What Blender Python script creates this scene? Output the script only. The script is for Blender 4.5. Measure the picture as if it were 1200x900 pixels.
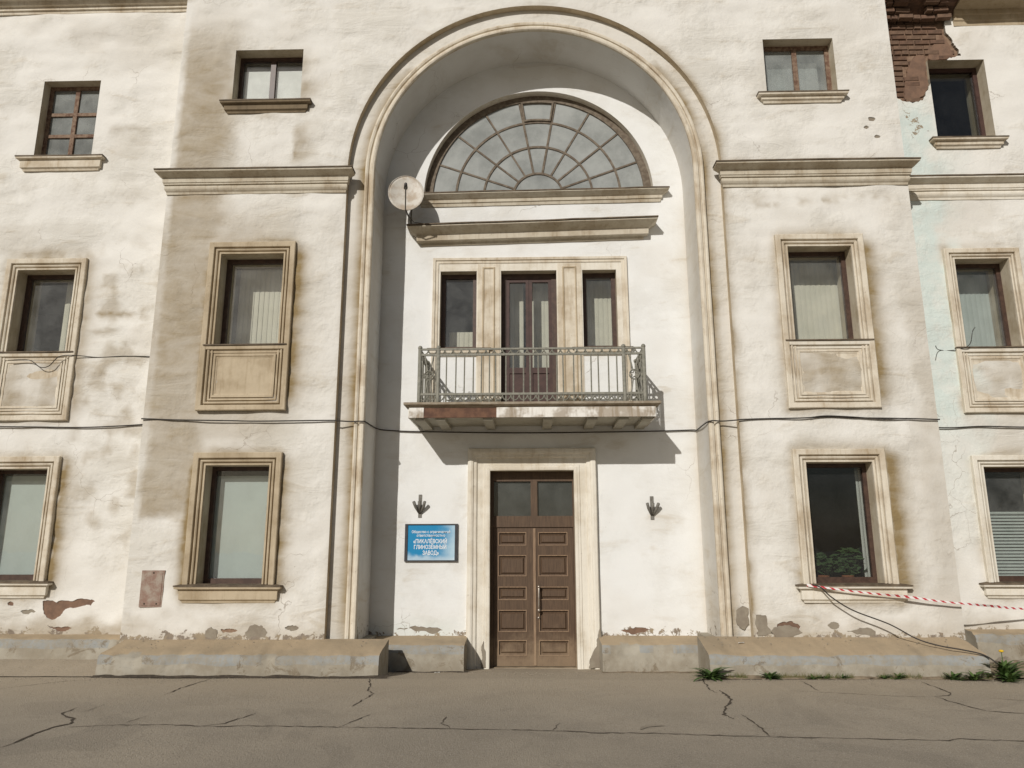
import bpy, bmesh, math, random
from mathutils import Vector, Matrix, noise
from mathutils.geometry import delaunay_2d_cdt
import numpy as np
rnd = random.Random(7)
PI = math.pi
for o in list(bpy.data.objects): bpy.data.objects.remove(o)
S = bpy.context.scene
COL = S.collection

# ------------------------------------------------------------------ camera, sky, sun, exposure
YAW, PITCH, ROLL = 0.0254, 0.2164, -0.002
cam = bpy.data.cameras.new('camera'); camo = bpy.data.objects.new('camera', cam); COL.objects.link(camo)
fw = Vector((-math.sin(YAW)*math.cos(PITCH), math.cos(YAW)*math.cos(PITCH), math.sin(PITCH)))
rt = Vector((math.cos(YAW), math.sin(YAW), 0)); up = rt.cross(fw)
r2 = rt*math.cos(ROLL) + up*math.sin(ROLL); u2 = -rt*math.sin(ROLL) + up*math.cos(ROLL)
M = Matrix((r2, u2, -fw)).transposed().to_4x4(); M.translation = Vector((-0.064, -11.225, 1.7))
camo.matrix_world = M
cam.sensor_width = 36.0; cam.lens = 870/1200*36; cam.clip_end = 2000; cam.clip_start = 0.05
S.camera = camo

SUN = Vector((0.445, 1.0, -0.60)).normalized()            # the way the light travels
EL = math.asin(-SUN.z); AZ = math.atan2(-SUN.x, -SUN.y)  # towards the sun, clockwise from +Y
w = bpy.data.worlds.new('World'); S.world = w; w.use_nodes = True
nt = w.node_tree; nt.nodes.clear()
sky = nt.nodes.new('ShaderNodeTexSky'); sky.sky_type = 'NISHITA'; sky.sun_disc = False
sky.sun_elevation = EL; sky.sun_rotation = AZ; sky.air_density = 1.0; sky.dust_density = 1.5; sky.ozone_density = 1.0
bg = nt.nodes.new('ShaderNodeBackground'); bg.inputs[1].default_value = 0.05
wo = nt.nodes.new('ShaderNodeOutputWorld')
nt.links.new(sky.outputs[0], bg.inputs[0]); nt.links.new(bg.outputs[0], wo.inputs[0])
sl = bpy.data.lights.new('sun', 'SUN'); sl.energy = 5.0; sl.angle = math.radians(0.53); sl.color = (1.0, 0.955, 0.895)
so = bpy.data.objects.new('sun', sl); COL.objects.link(so)
so.rotation_euler = SUN.to_track_quat('-Z', 'Y').to_euler(); so.location = (-8, -20, 14)
S.view_settings.view_transform = 'Standard'; S.view_settings.look = 'None'
S.view_settings.exposure = -0.66; S.view_settings.gamma = 1.0; S.view_settings.use_curve_mapping = False
S.render.engine = 'CYCLES'
S.cycles.max_bounces = 7; S.cycles.diffuse_bounces = 3; S.cycles.glossy_bounces = 3; S.cycles.transparent_max_bounces = 12

# ------------------------------------------------------------------ material helpers
class NT:
    def __init__(s, name):
        s.m = bpy.data.materials.new(name); s.m.use_nodes = True
        s.t = s.m.node_tree; s.t.nodes.clear()
        s.out = s.n('ShaderNodeOutputMaterial')
    def n(s, typ, **kw):
        x = s.t.nodes.new(typ)
        for k, v in kw.items(): setattr(x, k, v)
        return x
    def put(s, sock, v):
        if isinstance(v, (int, float)): sock.default_value = v
        elif isinstance(v, (tuple, list)):
            sock.default_value = tuple(v) + ((1.0,) if len(v) == 3 and sock.type == 'RGBA' else ())
        else: s.t.links.new(v, sock)
    def coord(s, scale=(1, 1, 1)):
        tc = s.n('ShaderNodeTexCoord'); mp = s.n('ShaderNodeMapping')
        s.t.links.new(tc.outputs['Object'], mp.inputs['Vector']); mp.inputs['Scale'].default_value = scale
        return mp.outputs[0]
    def noise(s, vec, scale, detail=6, rough=0.6, dist=0.0):
        x = s.n('ShaderNodeTexNoise'); s.put(x.inputs['Vector'], vec)
        x.inputs['Scale'].default_value = scale; x.inputs['Detail'].default_value = detail
        x.inputs['Roughness'].default_value = rough; x.inputs['Distortion'].default_value = dist
        return x.outputs['Fac']
    def ramp(s, fac, a, b, va=0.0, vb=1.0):
        x = s.n('ShaderNodeMapRange'); x.interpolation_type = 'SMOOTHSTEP'
        s.put(x.inputs[0], fac); x.inputs[1].default_value = a; x.inputs[2].default_value = b
        x.inputs[3].default_value = va; x.inputs[4].default_value = vb
        return x.outputs[0]
    def math(s, op, a, b=0.0, clamp=False):
        x = s.n('ShaderNodeMath', operation=op, use_clamp=clamp); s.put(x.inputs[0], a); s.put(x.inputs[1], b)
        return x.outputs[0]
    def mix(s, fac, a, b):
        x = s.n('ShaderNodeMix', data_type='RGBA'); s.put(x.inputs[0], fac); s.put(x.inputs[6], a); s.put(x.inputs[7], b)
        return x.outputs[2]
    def bump(s, h, strength, dist, prev=None):
        x = s.n('ShaderNodeBump'); s.put(x.inputs['Height'], h)
        x.inputs['Strength'].default_value = strength; x.inputs['Distance'].default_value = dist
        if prev is not None: s.put(x.inputs['Normal'], prev)
        return x.outputs[0]
    def done(s, color, rough=0.8, normal=None, spec=0.3, metal=0.0):
        b = s.n('ShaderNodeBsdfPrincipled'); s.put(b.inputs['Base Color'], color); s.put(b.inputs['Roughness'], rough)
        b.inputs['Specular IOR Level'].default_value = spec; b.inputs['Metallic'].default_value = metal
        if normal is not None: s.put(b.inputs['Normal'], normal)
        s.t.links.new(b.outputs[0], s.out.inputs[0])
        return s.m

def mat_wall(name, white=(0.80, 0.785, 0.74), grey=(0.69, 0.67, 0.615), brown=(0.27, 0.20, 0.102), relief=1.0):
    k = NT(name); c = k.coord()
    at = k.n('ShaderNodeAttribute', attribute_name='wear'); sp = k.n('ShaderNodeSeparateColor')
    k.t.links.new(at.outputs['Color'], sp.inputs[0]); dirt, blue, peel = sp.outputs[0], sp.outputs[1], sp.outputs[2]
    n1 = k.noise(c, 0.9, 5, 0.62); n2 = k.noise(c, 5.0, 4, 0.65)
    st = k.noise(k.coord((1.0, 1.0, 3.4)), 1.2, 5, 0.6, 0.9)
    col = k.mix(k.ramp(n1, 0.38, 0.66), white, grey)
    # rain-washed horizontal smears that follow the uneven trowelling
    sm = k.math('MULTIPLY', k.ramp(st, 0.54, 0.72), k.ramp(n1, 0.36, 0.58))
    col = k.mix(k.math('MULTIPLY', sm, 0.32), col, (0.45, 0.37, 0.25))
    d = k.math('ADD', dirt, k.math('MULTIPLY', k.math('SUBTRACT', n2, 0.5), k.math('MULTIPLY', dirt, 0.35)), True)
    d = k.math('ADD', d, k.math('MULTIPLY', k.math('SUBTRACT', st, 0.5), k.math('MULTIPLY', dirt, 0.8)), True)
    col = k.mix(d, col, brown)
    col = k.mix(k.math('MULTIPLY', blue, k.ramp(n2, 0.3, 0.6, 0.55, 1.0)), col, (0.62, 0.69, 0.655))
    fl = k.noise(c, 9.0, 5, 0.72, 0.4)
    pk = k.ramp(k.math('ADD', peel, k.math('MULTIPLY', k.math('SUBTRACT', fl, 0.5), 1.5)), 0.50, 0.58)
    pk = k.math('MULTIPLY', pk, k.ramp(peel, 0.02, 0.14))
    col = k.mix(pk, col, k.mix(k.ramp(n2, 0.4, 0.6), (0.24, 0.20, 0.16), (0.33, 0.27, 0.19)))
    # hairline cracks
    wv = k.n('ShaderNodeVectorMath', operation='ADD'); k.put(wv.inputs[0], c)
    cn = k.n('ShaderNodeTexNoise'); k.put(cn.inputs['Vector'], c); cn.inputs['Scale'].default_value = 2.2; cn.inputs['Detail'].default_value = 5
    sc = k.n('ShaderNodeVectorMath', operation='SCALE'); k.put(sc.inputs[0], cn.outputs['Color']); sc.inputs['Scale'].default_value = 0.55
    k.put(wv.inputs[1], sc.outputs[0])
    vo = k.n('ShaderNodeTexVoronoi', feature='DISTANCE_TO_EDGE'); k.put(vo.inputs['Vector'], wv.outputs[0]); vo.inputs['Scale'].default_value = 1.15
    cr = k.ramp(vo.outputs['Distance'], 0.001, 0.006, 1.0, 0.0)
    cr = k.math('MULTIPLY', cr, k.ramp(k.noise(c, 0.75, 3, 0.5), 0.54, 0.66))
    col = k.mix(k.math('MULTIPLY', cr, 0.5), col, (0.20, 0.15, 0.10))
    speck = k.ramp(k.noise(c, 34, 3, 0.6), 0.70, 0.76)
    col = k.mix(k.math('MULTIPLY', speck, 0.35), col, (0.32, 0.25, 0.17))
    h = k.math('ADD', k.math('MULTIPLY', st, k.ramp(n1, 0.42, 0.64, 0.10, 1.0)), k.math('MULTIPLY', n2, 0.28))
    b = k.bump(h, 0.55*relief, 0.06)
    b = k.bump(k.noise(c, 40, 3, 0.6), 0.22, 0.005, b)
    return k.done(col, 0.9, b, 0.15)

def mat_trim(name, base, dirt, amount=1.0, lo=0.40, hi=0.66, rough=0.85):
    k = NT(name); c = k.coord()
    n1 = k.noise(c, 1.7, 4, 0.65); n2 = k.noise(c, 13, 4, 0.7); sv = k.noise(k.coord((5, 5, 0.6)), 3.0, 4, 0.65)
    f = k.math('ADD', k.math('MULTIPLY', k.ramp(n1, lo, hi), 0.62*amount), k.math('MULTIPLY', k.ramp(sv, 0.48, 0.70), 0.34*amount), True)
    col = k.mix(f, base, dirt)
    col = k.mix(k.math('MULTIPLY', k.ramp(n2, 0.62, 0.72), 0.35*amount), col, tuple(x*0.5 for x in dirt))
    b = k.bump(n2, 0.5, 0.01)
    return k.done(col, rough, b, 0.2)

def mat_simple(name, col, col2=None, scale=8, rough=0.7, bump=0.2, spec=0.3, metal=0.0, stretch=(1, 1, 1), lo=0.38, hi=0.64):
    k = NT(name); c = k.coord(stretch); n = k.noise(c, scale, 6, 0.65)
    cc = k.mix(k.ramp(n, lo, hi), col, col2 or tuple(x*0.7 for x in col))
    return k.done(cc, rough, k.bump(n, bump, 0.008), spec, metal)

def mat_glass(name, tint=(0.955, 0.97, 0.97), haze=0.06, hazecol=(0.55, 0.56, 0.54), scale=3.0, spread=0.18, refl=0.05):
    k = NT(name); c = k.coord()
    tr = k.n('ShaderNodeBsdfTransparent'); tr.inputs[0].default_value = tint + (1,)
    gl = k.n('ShaderNodeBsdfGlossy'); gl.inputs['Roughness'].default_value = 0.02
    wv = k.bump(k.noise(c, 1.6, 2, 0.5), 0.12, 0.02); k.put(gl.inputs['Normal'], wv)
    fr = k.n('ShaderNodeLayerWeight'); fr.inputs['Blend'].default_value = 0.5
    fr5 = k.math('ADD', k.math('MULTIPLY', k.math('POWER', fr.outputs['Facing'], 5.0), 0.92), refl)
    m1 = k.n('ShaderNodeMixShader'); k.put(m1.inputs[0], fr5); k.t.links.new(tr.outputs[0], m1.inputs[1]); k.t.links.new(gl.outputs[0], m1.inputs[2])
    df = k.n('ShaderNodeBsdfDiffuse'); df.inputs[0].default_value = hazecol + (1,)
    m2 = k.n('ShaderNodeMixShader')
    k.put(m2.inputs[0], k.ramp(k.noise(c, scale, 6, 0.65), 0.25, 0.75, max(0.0, haze-spread/2), haze+spread/2))
    k.t.links.new(m1.outputs[0], m2.inputs[1]); k.t.links.new(df.outputs[0], m2.inputs[2])
    k.t.links.new(m2.outputs[0], k.out.inputs[0])
    return k.m

def mat_asphalt():
    k = NT('asphalt'); c = k.coord()
    big = k.noise(c, 0.35, 6, 0.6); mid = k.noise(c, 2.2, 7, 0.65); grain = k.noise(c, 75, 2, 0.7); g2 = k.noise(c, 28, 4, 0.75)
    col = k.mix(k.ramp(big, 0.35, 0.65), (0.30, 0.262, 0.208), (0.37, 0.32, 0.25))
    col = k.mix(k.math('MULTIPLY', k.ramp(mid, 0.45, 0.7), 0.4), col, (0.23, 0.20, 0.158))
    pt = k.ramp(k.noise(c, 0.55, 4, 0.55, 1.5), 0.56, 0.60)
    col = k.mix(k.math('MULTIPLY', pt, 0.28), col, (0.20, 0.175, 0.14))
    sep = k.n('ShaderNodeSeparateXYZ'); k.put(sep.inputs[0], c)
    dust = k.math('MULTIPLY', k.ramp(k.math('ADD', sep.outputs[1], k.math('MULTIPLY', mid, 1.6)), -2.6, 0.1), 0.7)
    col = k.mix(dust, col, (0.42, 0.35, 0.255))
    col = k.mix(k.math('MULTIPLY', k.ramp(grain, 0.52, 0.68), 0.75), col, (0.46, 0.42, 0.36))
    col = k.mix(k.math('MULTIPLY', k.ramp(g2, 0.54, 0.70), 0.5), col, (0.13, 0.113, 0.09))
    b = k.bump(grain, 0.8, 0.010); b = k.bump(g2, 0.6, 0.015, b); b = k.bump(mid, 0.25, 0.03, b)
    return k.done(col, 0.88, b, 0.25)

def mat_ledge():
    # dusty sloping top, blue-grey painted edge, raw concrete face: bands by height on the concrete itself
    k = NT('ledge_concrete'); c = k.coord()
    at = k.n('ShaderNodeAttribute', attribute_name='band'); sp = k.n('ShaderNodeSeparateColor'); k.t.links.new(at.outputs['Color'], sp.inputs[0])
    n1 = k.noise(c, 3.0, 7, 0.65); n2 = k.noise(c, 16, 6, 0.7)
    dust = k.mix(n1, (0.47, 0.37, 0.245), (0.38, 0.30, 0.205))
    conc = k.mix(k.ramp(n1, 0.38, 0.62), (0.40, 0.37, 0.305), (0.32, 0.285, 0.225))
    paint = k.mix(k.ramp(n2, 0.40, 0.64), (0.325, 0.335, 0.325), (0.335, 0.31, 0.26))
    jit = k.math('MULTIPLY', k.math('SUBTRACT', n1, 0.5), 1.0)
    col = k.mix(k.ramp(k.math('ADD', sp.outputs[1], jit), 0.35, 0.65), conc, paint)
    col = k.mix(k.ramp(k.math('ADD', sp.outputs[0], jit), 0.42, 0.62), col, dust)
    pits = k.ramp(k.noise(c, 3.4, 7, 0.74, 1.0), 0.56, 0.63)
    face = k.math('SUBTRACT', 1.0, sp.outputs[0], True)
    col = k.mix(k.math('MULTIPLY', k.math('MULTIPLY', pits, face), 0.75), col, (0.19, 0.15, 0.10))
    col = k.mix(k.math('MULTIPLY', k.ramp(k.noise(c, 1.3, 6, 0.65), 0.42, 0.68), 0.45), col, (0.255, 0.215, 0.155))
    b = k.bump(n2, 0.6, 0.015); b = k.bump(pits, -0.6, 0.02, b); b = k.bump(k.noise(c, 80, 4, 0.6), 0.4, 0.004, b)
    return k.done(col, 0.92, b, 0.15)

def mat_wood(name, a, b_, worn=(0.34, 0.25, 0.16)):
    k = NT(name); c = k.coord((9, 9, 0.8)); g = k.noise(c, 5.0, 6, 0.65)
    col = k.mix(k.ramp(g, 0.35, 0.68), a, b_)
    c2 = k.coord(); sep = k.n('ShaderNodeSeparateXYZ'); k.put(sep.inputs[0], c2)
    wr = k.ramp(k.math('SUBTRACT', k.math('MULTIPLY', k.noise(c2, 4.0, 6, 0.7), 1.2), sep.outputs[2]), 0.15, 0.75)   # kicked and weathered foot
    col = k.mix(k.math('MULTIPLY', wr, 0.55), col, worn)
    return k.done(col, 0.55, k.bump(g, 0.25, 0.004), 0.35)

MT = {}
MT['wall'] = mat_wall('plaster_whitewash')
MT['wall_in'] = mat_wall('plaster_recess', (0.80, 0.81, 0.80), (0.72, 0.72, 0.695), (0.50, 0.42, 0.30), 0.4)
MT['trim'] = mat_trim('trim_plaster', (0.70, 0.64, 0.53), (0.40, 0.31, 0.20))
MT['trim_light'] = mat_trim('trim_plaster_light', (0.76, 0.72, 0.63), (0.48, 0.40, 0.28), 0.75)
MT['trim_brown'] = mat_trim('trim_plaster_sooty', (0.52, 0.435, 0.31), (0.33, 0.255, 0.16))
MT['reveal'] = mat_trim('reveal_plaster', (0.55, 0.49, 0.38), (0.35, 0.28, 0.18))
MT['trim_dark'] = mat_trim('dark_brown_sill', (0.22, 0.17, 0.11), (0.13, 0.10, 0.065))  # dark brown trim for the upper left sill
MT['brick3'] = mat_simple('burnt_brick', (0.10, 0.062, 0.044), (0.16, 0.095, 0.062), 11, 0.92, 0.6)
MT['cornice'] = mat_trim('weathered_cornice', (0.58, 0.53, 0.43), (0.34, 0.27, 0.18))
MT['flash'] = mat_simple('rusty_flashing', (0.10, 0.075, 0.05), (0.17, 0.13, 0.088), 6, 0.75, 0.3)
MT['frame'] = mat_simple('brown_window_frame', (0.055, 0.032, 0.024), (0.085, 0.050, 0.036), 10, 0.45, 0.1, 0.4)
MT['oldwood'] = mat_simple('peeling_red_wood', (0.135, 0.075, 0.05), (0.26, 0.185, 0.13), 14, 0.8, 0.4)
MT['lunwood'] = mat_simple('weathered_muntin', (0.125, 0.098, 0.072), (0.20, 0.165, 0.125), 12, 0.8, 0.4)
MT['glass'] = mat_glass('window_glass', haze=0.05, spread=0.06)
MT['glass_dirty'] = mat_glass('dirty_glass', (0.85, 0.88, 0.88), 0.30, (0.46, 0.48, 0.46), 2.2, 0.30)
MT['glass_dusty'] = mat_glass('dusty_fanlight_glass', (0.66, 0.70, 0.68), 0.50, (0.56, 0.58, 0.565), 1.6, 0.30)
MT['glass_door'] = mat_glass('dim_transom_glass', (0.6, 0.62, 0.6), 0.22, (0.26, 0.27, 0.25), 2.0, 0.16)
MT['glass_dark'] = mat_glass('dark_glass', (0.80, 0.82, 0.81), 0.02, (0.3, 0.3, 0.3), 2, 0.02)
MT['blind_grey'] = mat_simple('grey_roller_blind', (0.47, 0.52, 0.48), (0.45, 0.495, 0.455), 2, 0.9, 0.05)
MT['blind_cream'] = mat_simple('cream_vertical_blind', (0.66, 0.62, 0.50), (0.60, 0.57, 0.46), 3, 0.9, 0.05)
MT['blind_green'] = mat_simple('pale_green_slat', (0.42, 0.46, 0.42), (0.38, 0.42, 0.38), 3, 0.6, 0.05)
MT['curtain'] = mat_simple('white_curtain', (0.88, 0.87, 0.83), (0.82, 0.81, 0.77), 3, 0.95, 0.1)
MT['room'] = mat_simple('room_paint', (0.22, 0.22, 0.20), (0.19, 0.19, 0.17), 2, 0.9, 0.05)
MT['door'] = mat_wood('brown_door_paint', (0.082, 0.051, 0.031), (0.12, 0.076, 0.046))
MT['dooredge'] = mat_wood('worn_highlit_door_moulding', (0.30, 0.205, 0.13), (0.20, 0.13, 0.082))  # lighter colour paints the highlights on the panel beads
MT['maroon'] = mat_simple('maroon_door_paint', (0.078, 0.043, 0.036), (0.056, 0.032, 0.027), 8, 0.5, 0.1)
MT['steel'] = mat_simple('worn_steel', (0.55, 0.50, 0.44), (0.40, 0.34, 0.28), 20, 0.4, 0.1, 0.5, 0.8)
MT['rail'] = mat_simple('grey_brown_rail_paint', (0.20, 0.195, 0.16), (0.275, 0.265, 0.22), 18, 0.6, 0.3)
MT['slab_white'] = mat_trim('flaking_white_paint', (0.82, 0.80, 0.75), (0.36, 0.30, 0.23), 1.3, 0.44, 0.56)
MT['slab_red'] = mat_simple('rusty_red_beam', (0.175, 0.095, 0.06), (0.11, 0.06, 0.042), 9, 0.85, 0.5)
MT['slab_soffit'] = mat_trim('balcony_soffit_paint', (0.46, 0.44, 0.37), (0.31, 0.28, 0.22))
MT['lip'] = mat_simple('weathered_slab_lip', (0.26, 0.21, 0.15), (0.36, 0.31, 0.24), 8, 0.85, 0.4)
MT['cable'] = mat_simple('black_cable_sheath', (0.035, 0.030, 0.026), (0.055, 0.047, 0.040), 9, 0.6, 0.1)
MT['brick'] = mat_simple('old_brick', (0.20, 0.128, 0.086), (0.14, 0.09, 0.062), 11, 0.92, 0.6)
MT['brick2'] = mat_simple('sooty_brick', (0.175, 0.105, 0.072), (0.12, 0.075, 0.052), 11, 0.92, 0.6)
MT['mortar'] = mat_simple('crumbling_mortar', (0.28, 0.19, 0.13), (0.17, 0.105, 0.07), 9, 0.95, 0.8)
MT['under'] = mat_simple('brown_undercoat', (0.225, 0.14, 0.095), (0.165, 0.105, 0.075), 7, 0.95, 0.6)
MT['patch'] = mat_simple('grey_mortar_patch', (0.29, 0.255, 0.20), (0.24, 0.205, 0.16), 6, 0.95, 0.4)
MT['chip'] = mat_simple('fresh_white_plaster', (0.82, 0.81, 0.78), (0.74, 0.72, 0.68), 8, 0.9, 0.3)
MT['rusty'] = mat_simple('rusty_red_plate', (0.27, 0.175, 0.135), (0.37, 0.31, 0.255), 9, 0.8, 0.4)
MT['asphalt'] = mat_asphalt()
MT['crack'] = mat_simple('crack_dirt_and_shade', (0.060, 0.048, 0.036), (0.10, 0.08, 0.058), 20, 0.95, 0.4)  # crack dirt; also the painted shade strips at the ledge feet
MT['soil'] = mat_simple('packed_soil', (0.20, 0.155, 0.105), (0.30, 0.24, 0.165), 7, 0.95, 0.7)
MT['ledge'] = mat_ledge()
MT['dish'] = mat_simple('dirty_dish_paint', (0.60, 0.57, 0.51), (0.43, 0.36, 0.28), 5, 0.5, 0.1)
MT['darkplastic'] = mat_simple('dark_plastic', (0.055, 0.055, 0.052), (0.09, 0.085, 0.08), 15, 0.5, 0.1)
MT['galv'] = mat_simple('grey_cast_metal', (0.20, 0.19, 0.165), (0.13, 0.12, 0.105), 18, 0.6, 0.3)
MT['leaf'] = mat_simple('weed_leaf', (0.050, 0.098, 0.024), (0.085, 0.135, 0.036), 10, 0.6, 0.2)
MT['leaf_in'] = mat_simple('houseplant_leaf', (0.05, 0.10, 0.035), (0.08, 0.13, 0.05), 10, 0.6, 0.2)
MT['grass'] = mat_simple('dry_grass', (0.10, 0.13, 0.04), (0.22, 0.19, 0.09), 10, 0.8, 0.2)
MT['yellow'] = mat_simple('dandelion_yellow', (0.75, 0.50, 0.03), (0.65, 0.40, 0.02), 20, 0.8, 0.2)
MT['pot'] = mat_simple('terracotta_pot', (0.36, 0.14, 0.07), (0.30, 0.11, 0.055), 10, 0.8, 0.2)
MT['paper'] = mat_simple('scrap_paper', (0.75, 0.73, 0.68), (0.6, 0.58, 0.53), 20, 0.8, 0.1)
MT['signframe'] = mat_simple('sign_frame', (0.045, 0.045, 0.05), (0.06, 0.06, 0.065), 10, 0.4, 0.05)
MT['white_print'] = mat_simple('white_print', (0.85, 0.87, 0.88), (0.80, 0.82, 0.84), 10, 0.5, 0.0)
MT['roof'] = mat_simple('roof_tin', (0.25, 0.14, 0.10), (0.20, 0.12, 0.09), 4, 0.6, 0.1)

def mat_sign():
    k = NT('printed_blue_panel'); c = k.coord(); sep = k.n('ShaderNodeSeparateXYZ'); k.put(sep.inputs[0], c)
    n = k.noise(c, 3.2, 4, 0.55)
    gx = k.ramp(k.math('ADD', sep.outputs[0], k.math('MULTIPLY', k.math('SUBTRACT', n, 0.5), 0.5)), -1.62, -1.18)
    col = k.mix(k.math('MULTIPLY', gx, 0.72), (0.014, 0.235, 0.47), (0.64, 0.78, 0.83))
    gz = k.ramp(k.math('ADD', sep.outputs[2], k.math('MULTIPLY', k.math('SUBTRACT', n, 0.5), 0.35)), 1.62, 1.50)
    col = k.mix(k.math('MULTIPLY', gz, 0.6), col, (0.70, 0.80, 0.84))
    return k.done(col, 0.3, None, 0.4)
MT['sign'] = mat_sign()

def mat_tape():
    k = NT('barrier_tape_print'); uv = k.n('ShaderNodeAttribute', attribute_name='run')
    f = k.math('FRACT', k.math('MULTIPLY', uv.outputs['Fac'], 1.0/0.13))
    col = k.mix(k.math('GREATER_THAN', f, 0.56), (0.80, 0.76, 0.74), (0.50, 0.045, 0.055))
    return k.done(col, 0.4, None, 0.4)
MT['tape'] = mat_tape()

# ------------------------------------------------------------------ object helpers
def link(name, verts, faces, m, parent=None, smooth=False, mats=None, mi=None):
    me = bpy.data.meshes.new(name); me.from_pydata([tuple(v) for v in verts], [], faces)
    for mm in (mats or [m]): me.materials.append(MT[mm])
    if mi: me.polygons.foreach_set('material_index', mi)
    if smooth: me.polygons.foreach_set('use_smooth', [True]*len(me.polygons))
    me.update()
    o = bpy.data.objects.new(name, me); COL.objects.link(o)
    if parent is not None: o.parent = parent
    return o
def empty(name, loc=(0, 0, 0)):
    o = bpy.data.objects.new(name, None); COL.objects.link(o); o.location = loc; o.empty_display_size = 0.2
    return o
def tag(o, label, cat, group=None):
    o['label'] = label; o['category'] = cat
    if group: o['group'] = group
    return o
class MB:
    def __init__(s): s.v = []; s.f = []
    def add(s, v, f):
        b = len(s.v); s.v += [tuple(p) for p in v]; s.f += [tuple(i+b for i in q) for q in f]; return s
    def box(s, x0, x1, y0, y1, z0, z1):
        return s.add([(x0,y0,z0),(x1,y0,z0),(x1,y1,z0),(x0,y1,z0),(x0,y0,z1),(x1,y0,z1),(x1,y1,z1),(x0,y1,z1)],
                     [(0,3,2,1),(4,5,6,7),(0,1,5,4),(1,2,6,5),(2,3,7,6),(3,0,4,7)])
    def tube(s, pts, r, n=6, closed=False):
        pts = [Vector(p) for p in pts]; rings = []
        rr = r if isinstance(r, (list, tuple)) else [r]*len(pts)
        for i, p in enumerate(pts):
            if closed: t = pts[(i+1) % len(pts)] - pts[i-1]
            else: t = pts[min(i+1, len(pts)-1)] - pts[max(i-1, 0)]
            t.normalize(); a = t.orthogonal() if abs(t.z) > 0.95 else t.cross(Vector((0, 0, 1)))
            a.normalize(); b = t.cross(a)
            rings.append([p + (a*math.cos(2*PI*k/n) + b*math.sin(2*PI*k/n))*rr[i] for k in range(n)])
        v = [q for r_ in rings for q in r_]; f = []; N = len(pts)
        for i in range(N if closed else N-1):
            j = (i+1) % N
            for k in range(n): f.append((i*n+k, i*n+(k+1) % n, j*n+(k+1) % n, j*n+k))
        if not closed: f.append(tuple(range(n-1, -1, -1))); f.append(tuple((N-1)*n+k for k in range(n)))
        return s.add(v, f)
    def sphere(s, c, r, n=10, m=6, sc=(1, 1, 1)):
        v = []; f = []
        for i in range(m+1):
            a = PI*i/m
            for k in range(n): v.append((c[0]+r*sc[0]*math.sin(a)*math.cos(2*PI*k/n), c[1]+r*sc[1]*math.sin(a)*math.sin(2*PI*k/n), c[2]+r*sc[2]*math.cos(a)))
        for i in range(m):
            for k in range(n): f.append((i*n+k, (i+1)*n+k, (i+1)*n+(k+1) % n, i*n+(k+1) % n))
        return s.add(v, f)
    def build(s, name, m, parent=None, smooth=False): return link(name, s.v, s.f, m, parent, smooth)

def n2(x, z, s=0.0): return noise.noise(Vector((x, s, z)))
def jit(a): return rnd.uniform(-a, a)

def moulding(name, x0, x1, prof, yw, m, parent, ends=(True, True), step=0.3, j=0.003, tilt=0.0, seed=0.0, ek=1.0):
    """horizontal run; prof = (out, z) from the wall bottom round to the wall top; returns at the ends"""
    n = len(prof); xs = max(2, int((x1-x0)/step)+1); cols = []
    if ends[0]: cols.append([(x0-o*ek, yw, z) for o, z in prof])
    for i in range(xs):
        t = i/(xs-1); c = []
        for o, z in prof:
            a = x0 - (o*ek if ends[0] else 0); b = x1 + (o*ek if ends[1] else 0); x = a+(b-a)*t
            w_ = n2(x*1.7, z*3, seed+3)*j; q = n2(x*2.3+5, z*3, seed+9)*j*1.3
            c.append((x, yw-o+(w_ if o > 0.005 else 0), z+q))
        cols.append(c)
    if ends[1]: cols.append([(x1+o*ek, yw, z) for o, z in prof])
    v = [(x, y, z+tilt*x) for c in cols for x, y, z in c]; f = []
    for i in range(len(cols)-1):
        for k in range(n-1): f.append((i*n+k, (i+1)*n+k, (i+1)*n+k+1, i*n+k+1))
    if not ends[0]: f.append(tuple(range(n-1, -1, -1)))
    if not ends[1]: f.append(tuple((len(cols)-1)*n+k for k in range(n)))
    return link(name, v, f, m, parent)

def surround(name, x0, x1, z0, z1, prof, yw, m, parent, sides=4, j=0.003, seed=0.0):
    """architrave swept round an opening; prof = (distance out from the edge, proud of wall)"""
    corners = [(x0, z0, -1, -1), (x0, z1, -1, 1), (x1, z1, 1, 1), (x1, z0, 1, -1)]
    if sides == 3: corners = [(x0, z0, -1, 0), (x0, z1, -1, 1), (x1, z1, 1, 1), (x1, z0, 1, 0)]
    loop = []; K = 5
    segs = [(0, 1), (1, 2), (2, 3)] + ([(3, 0)] if sides == 4 else [])
    for a, b in segs:
        A, B = corners[a], corners[b]
        for i in range(K): loop.append((A, B, i/K))
    if sides == 3: loop.append((corners[2], corners[3], 1.0))
    n = len(prof); v = []
    for A, B, t in loop:
        for d, o in prof:
            ax, az = A[0]+A[2]*d, A[1]+A[3]*d; bx, bz = B[0]+B[2]*d, B[1]+B[3]*d
            x, z = ax+(bx-ax)*t, az+(bz-az)*t
            e = j if o > 0.004 else 0
            v.append((x+n2(z*2.1, x, seed)*e, yw-o+n2(x*2, z*2, seed+4)*e, z+n2(x*2.1, z, seed+8)*e))
    f = []; L = len(loop)
    for i in range(L if sides == 4 else L-1):
        q = (i+1) % L
        for k in range(n-1): f.append((i*n+k, i*n+k+1, q*n+k+1, q*n+k))
    if sides == 3: f.append(tuple(range(n))); f.append(tuple((L-1)*n+k for k in range(n-1, -1, -1)))
    return link(name, v, f, m, parent)

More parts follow.
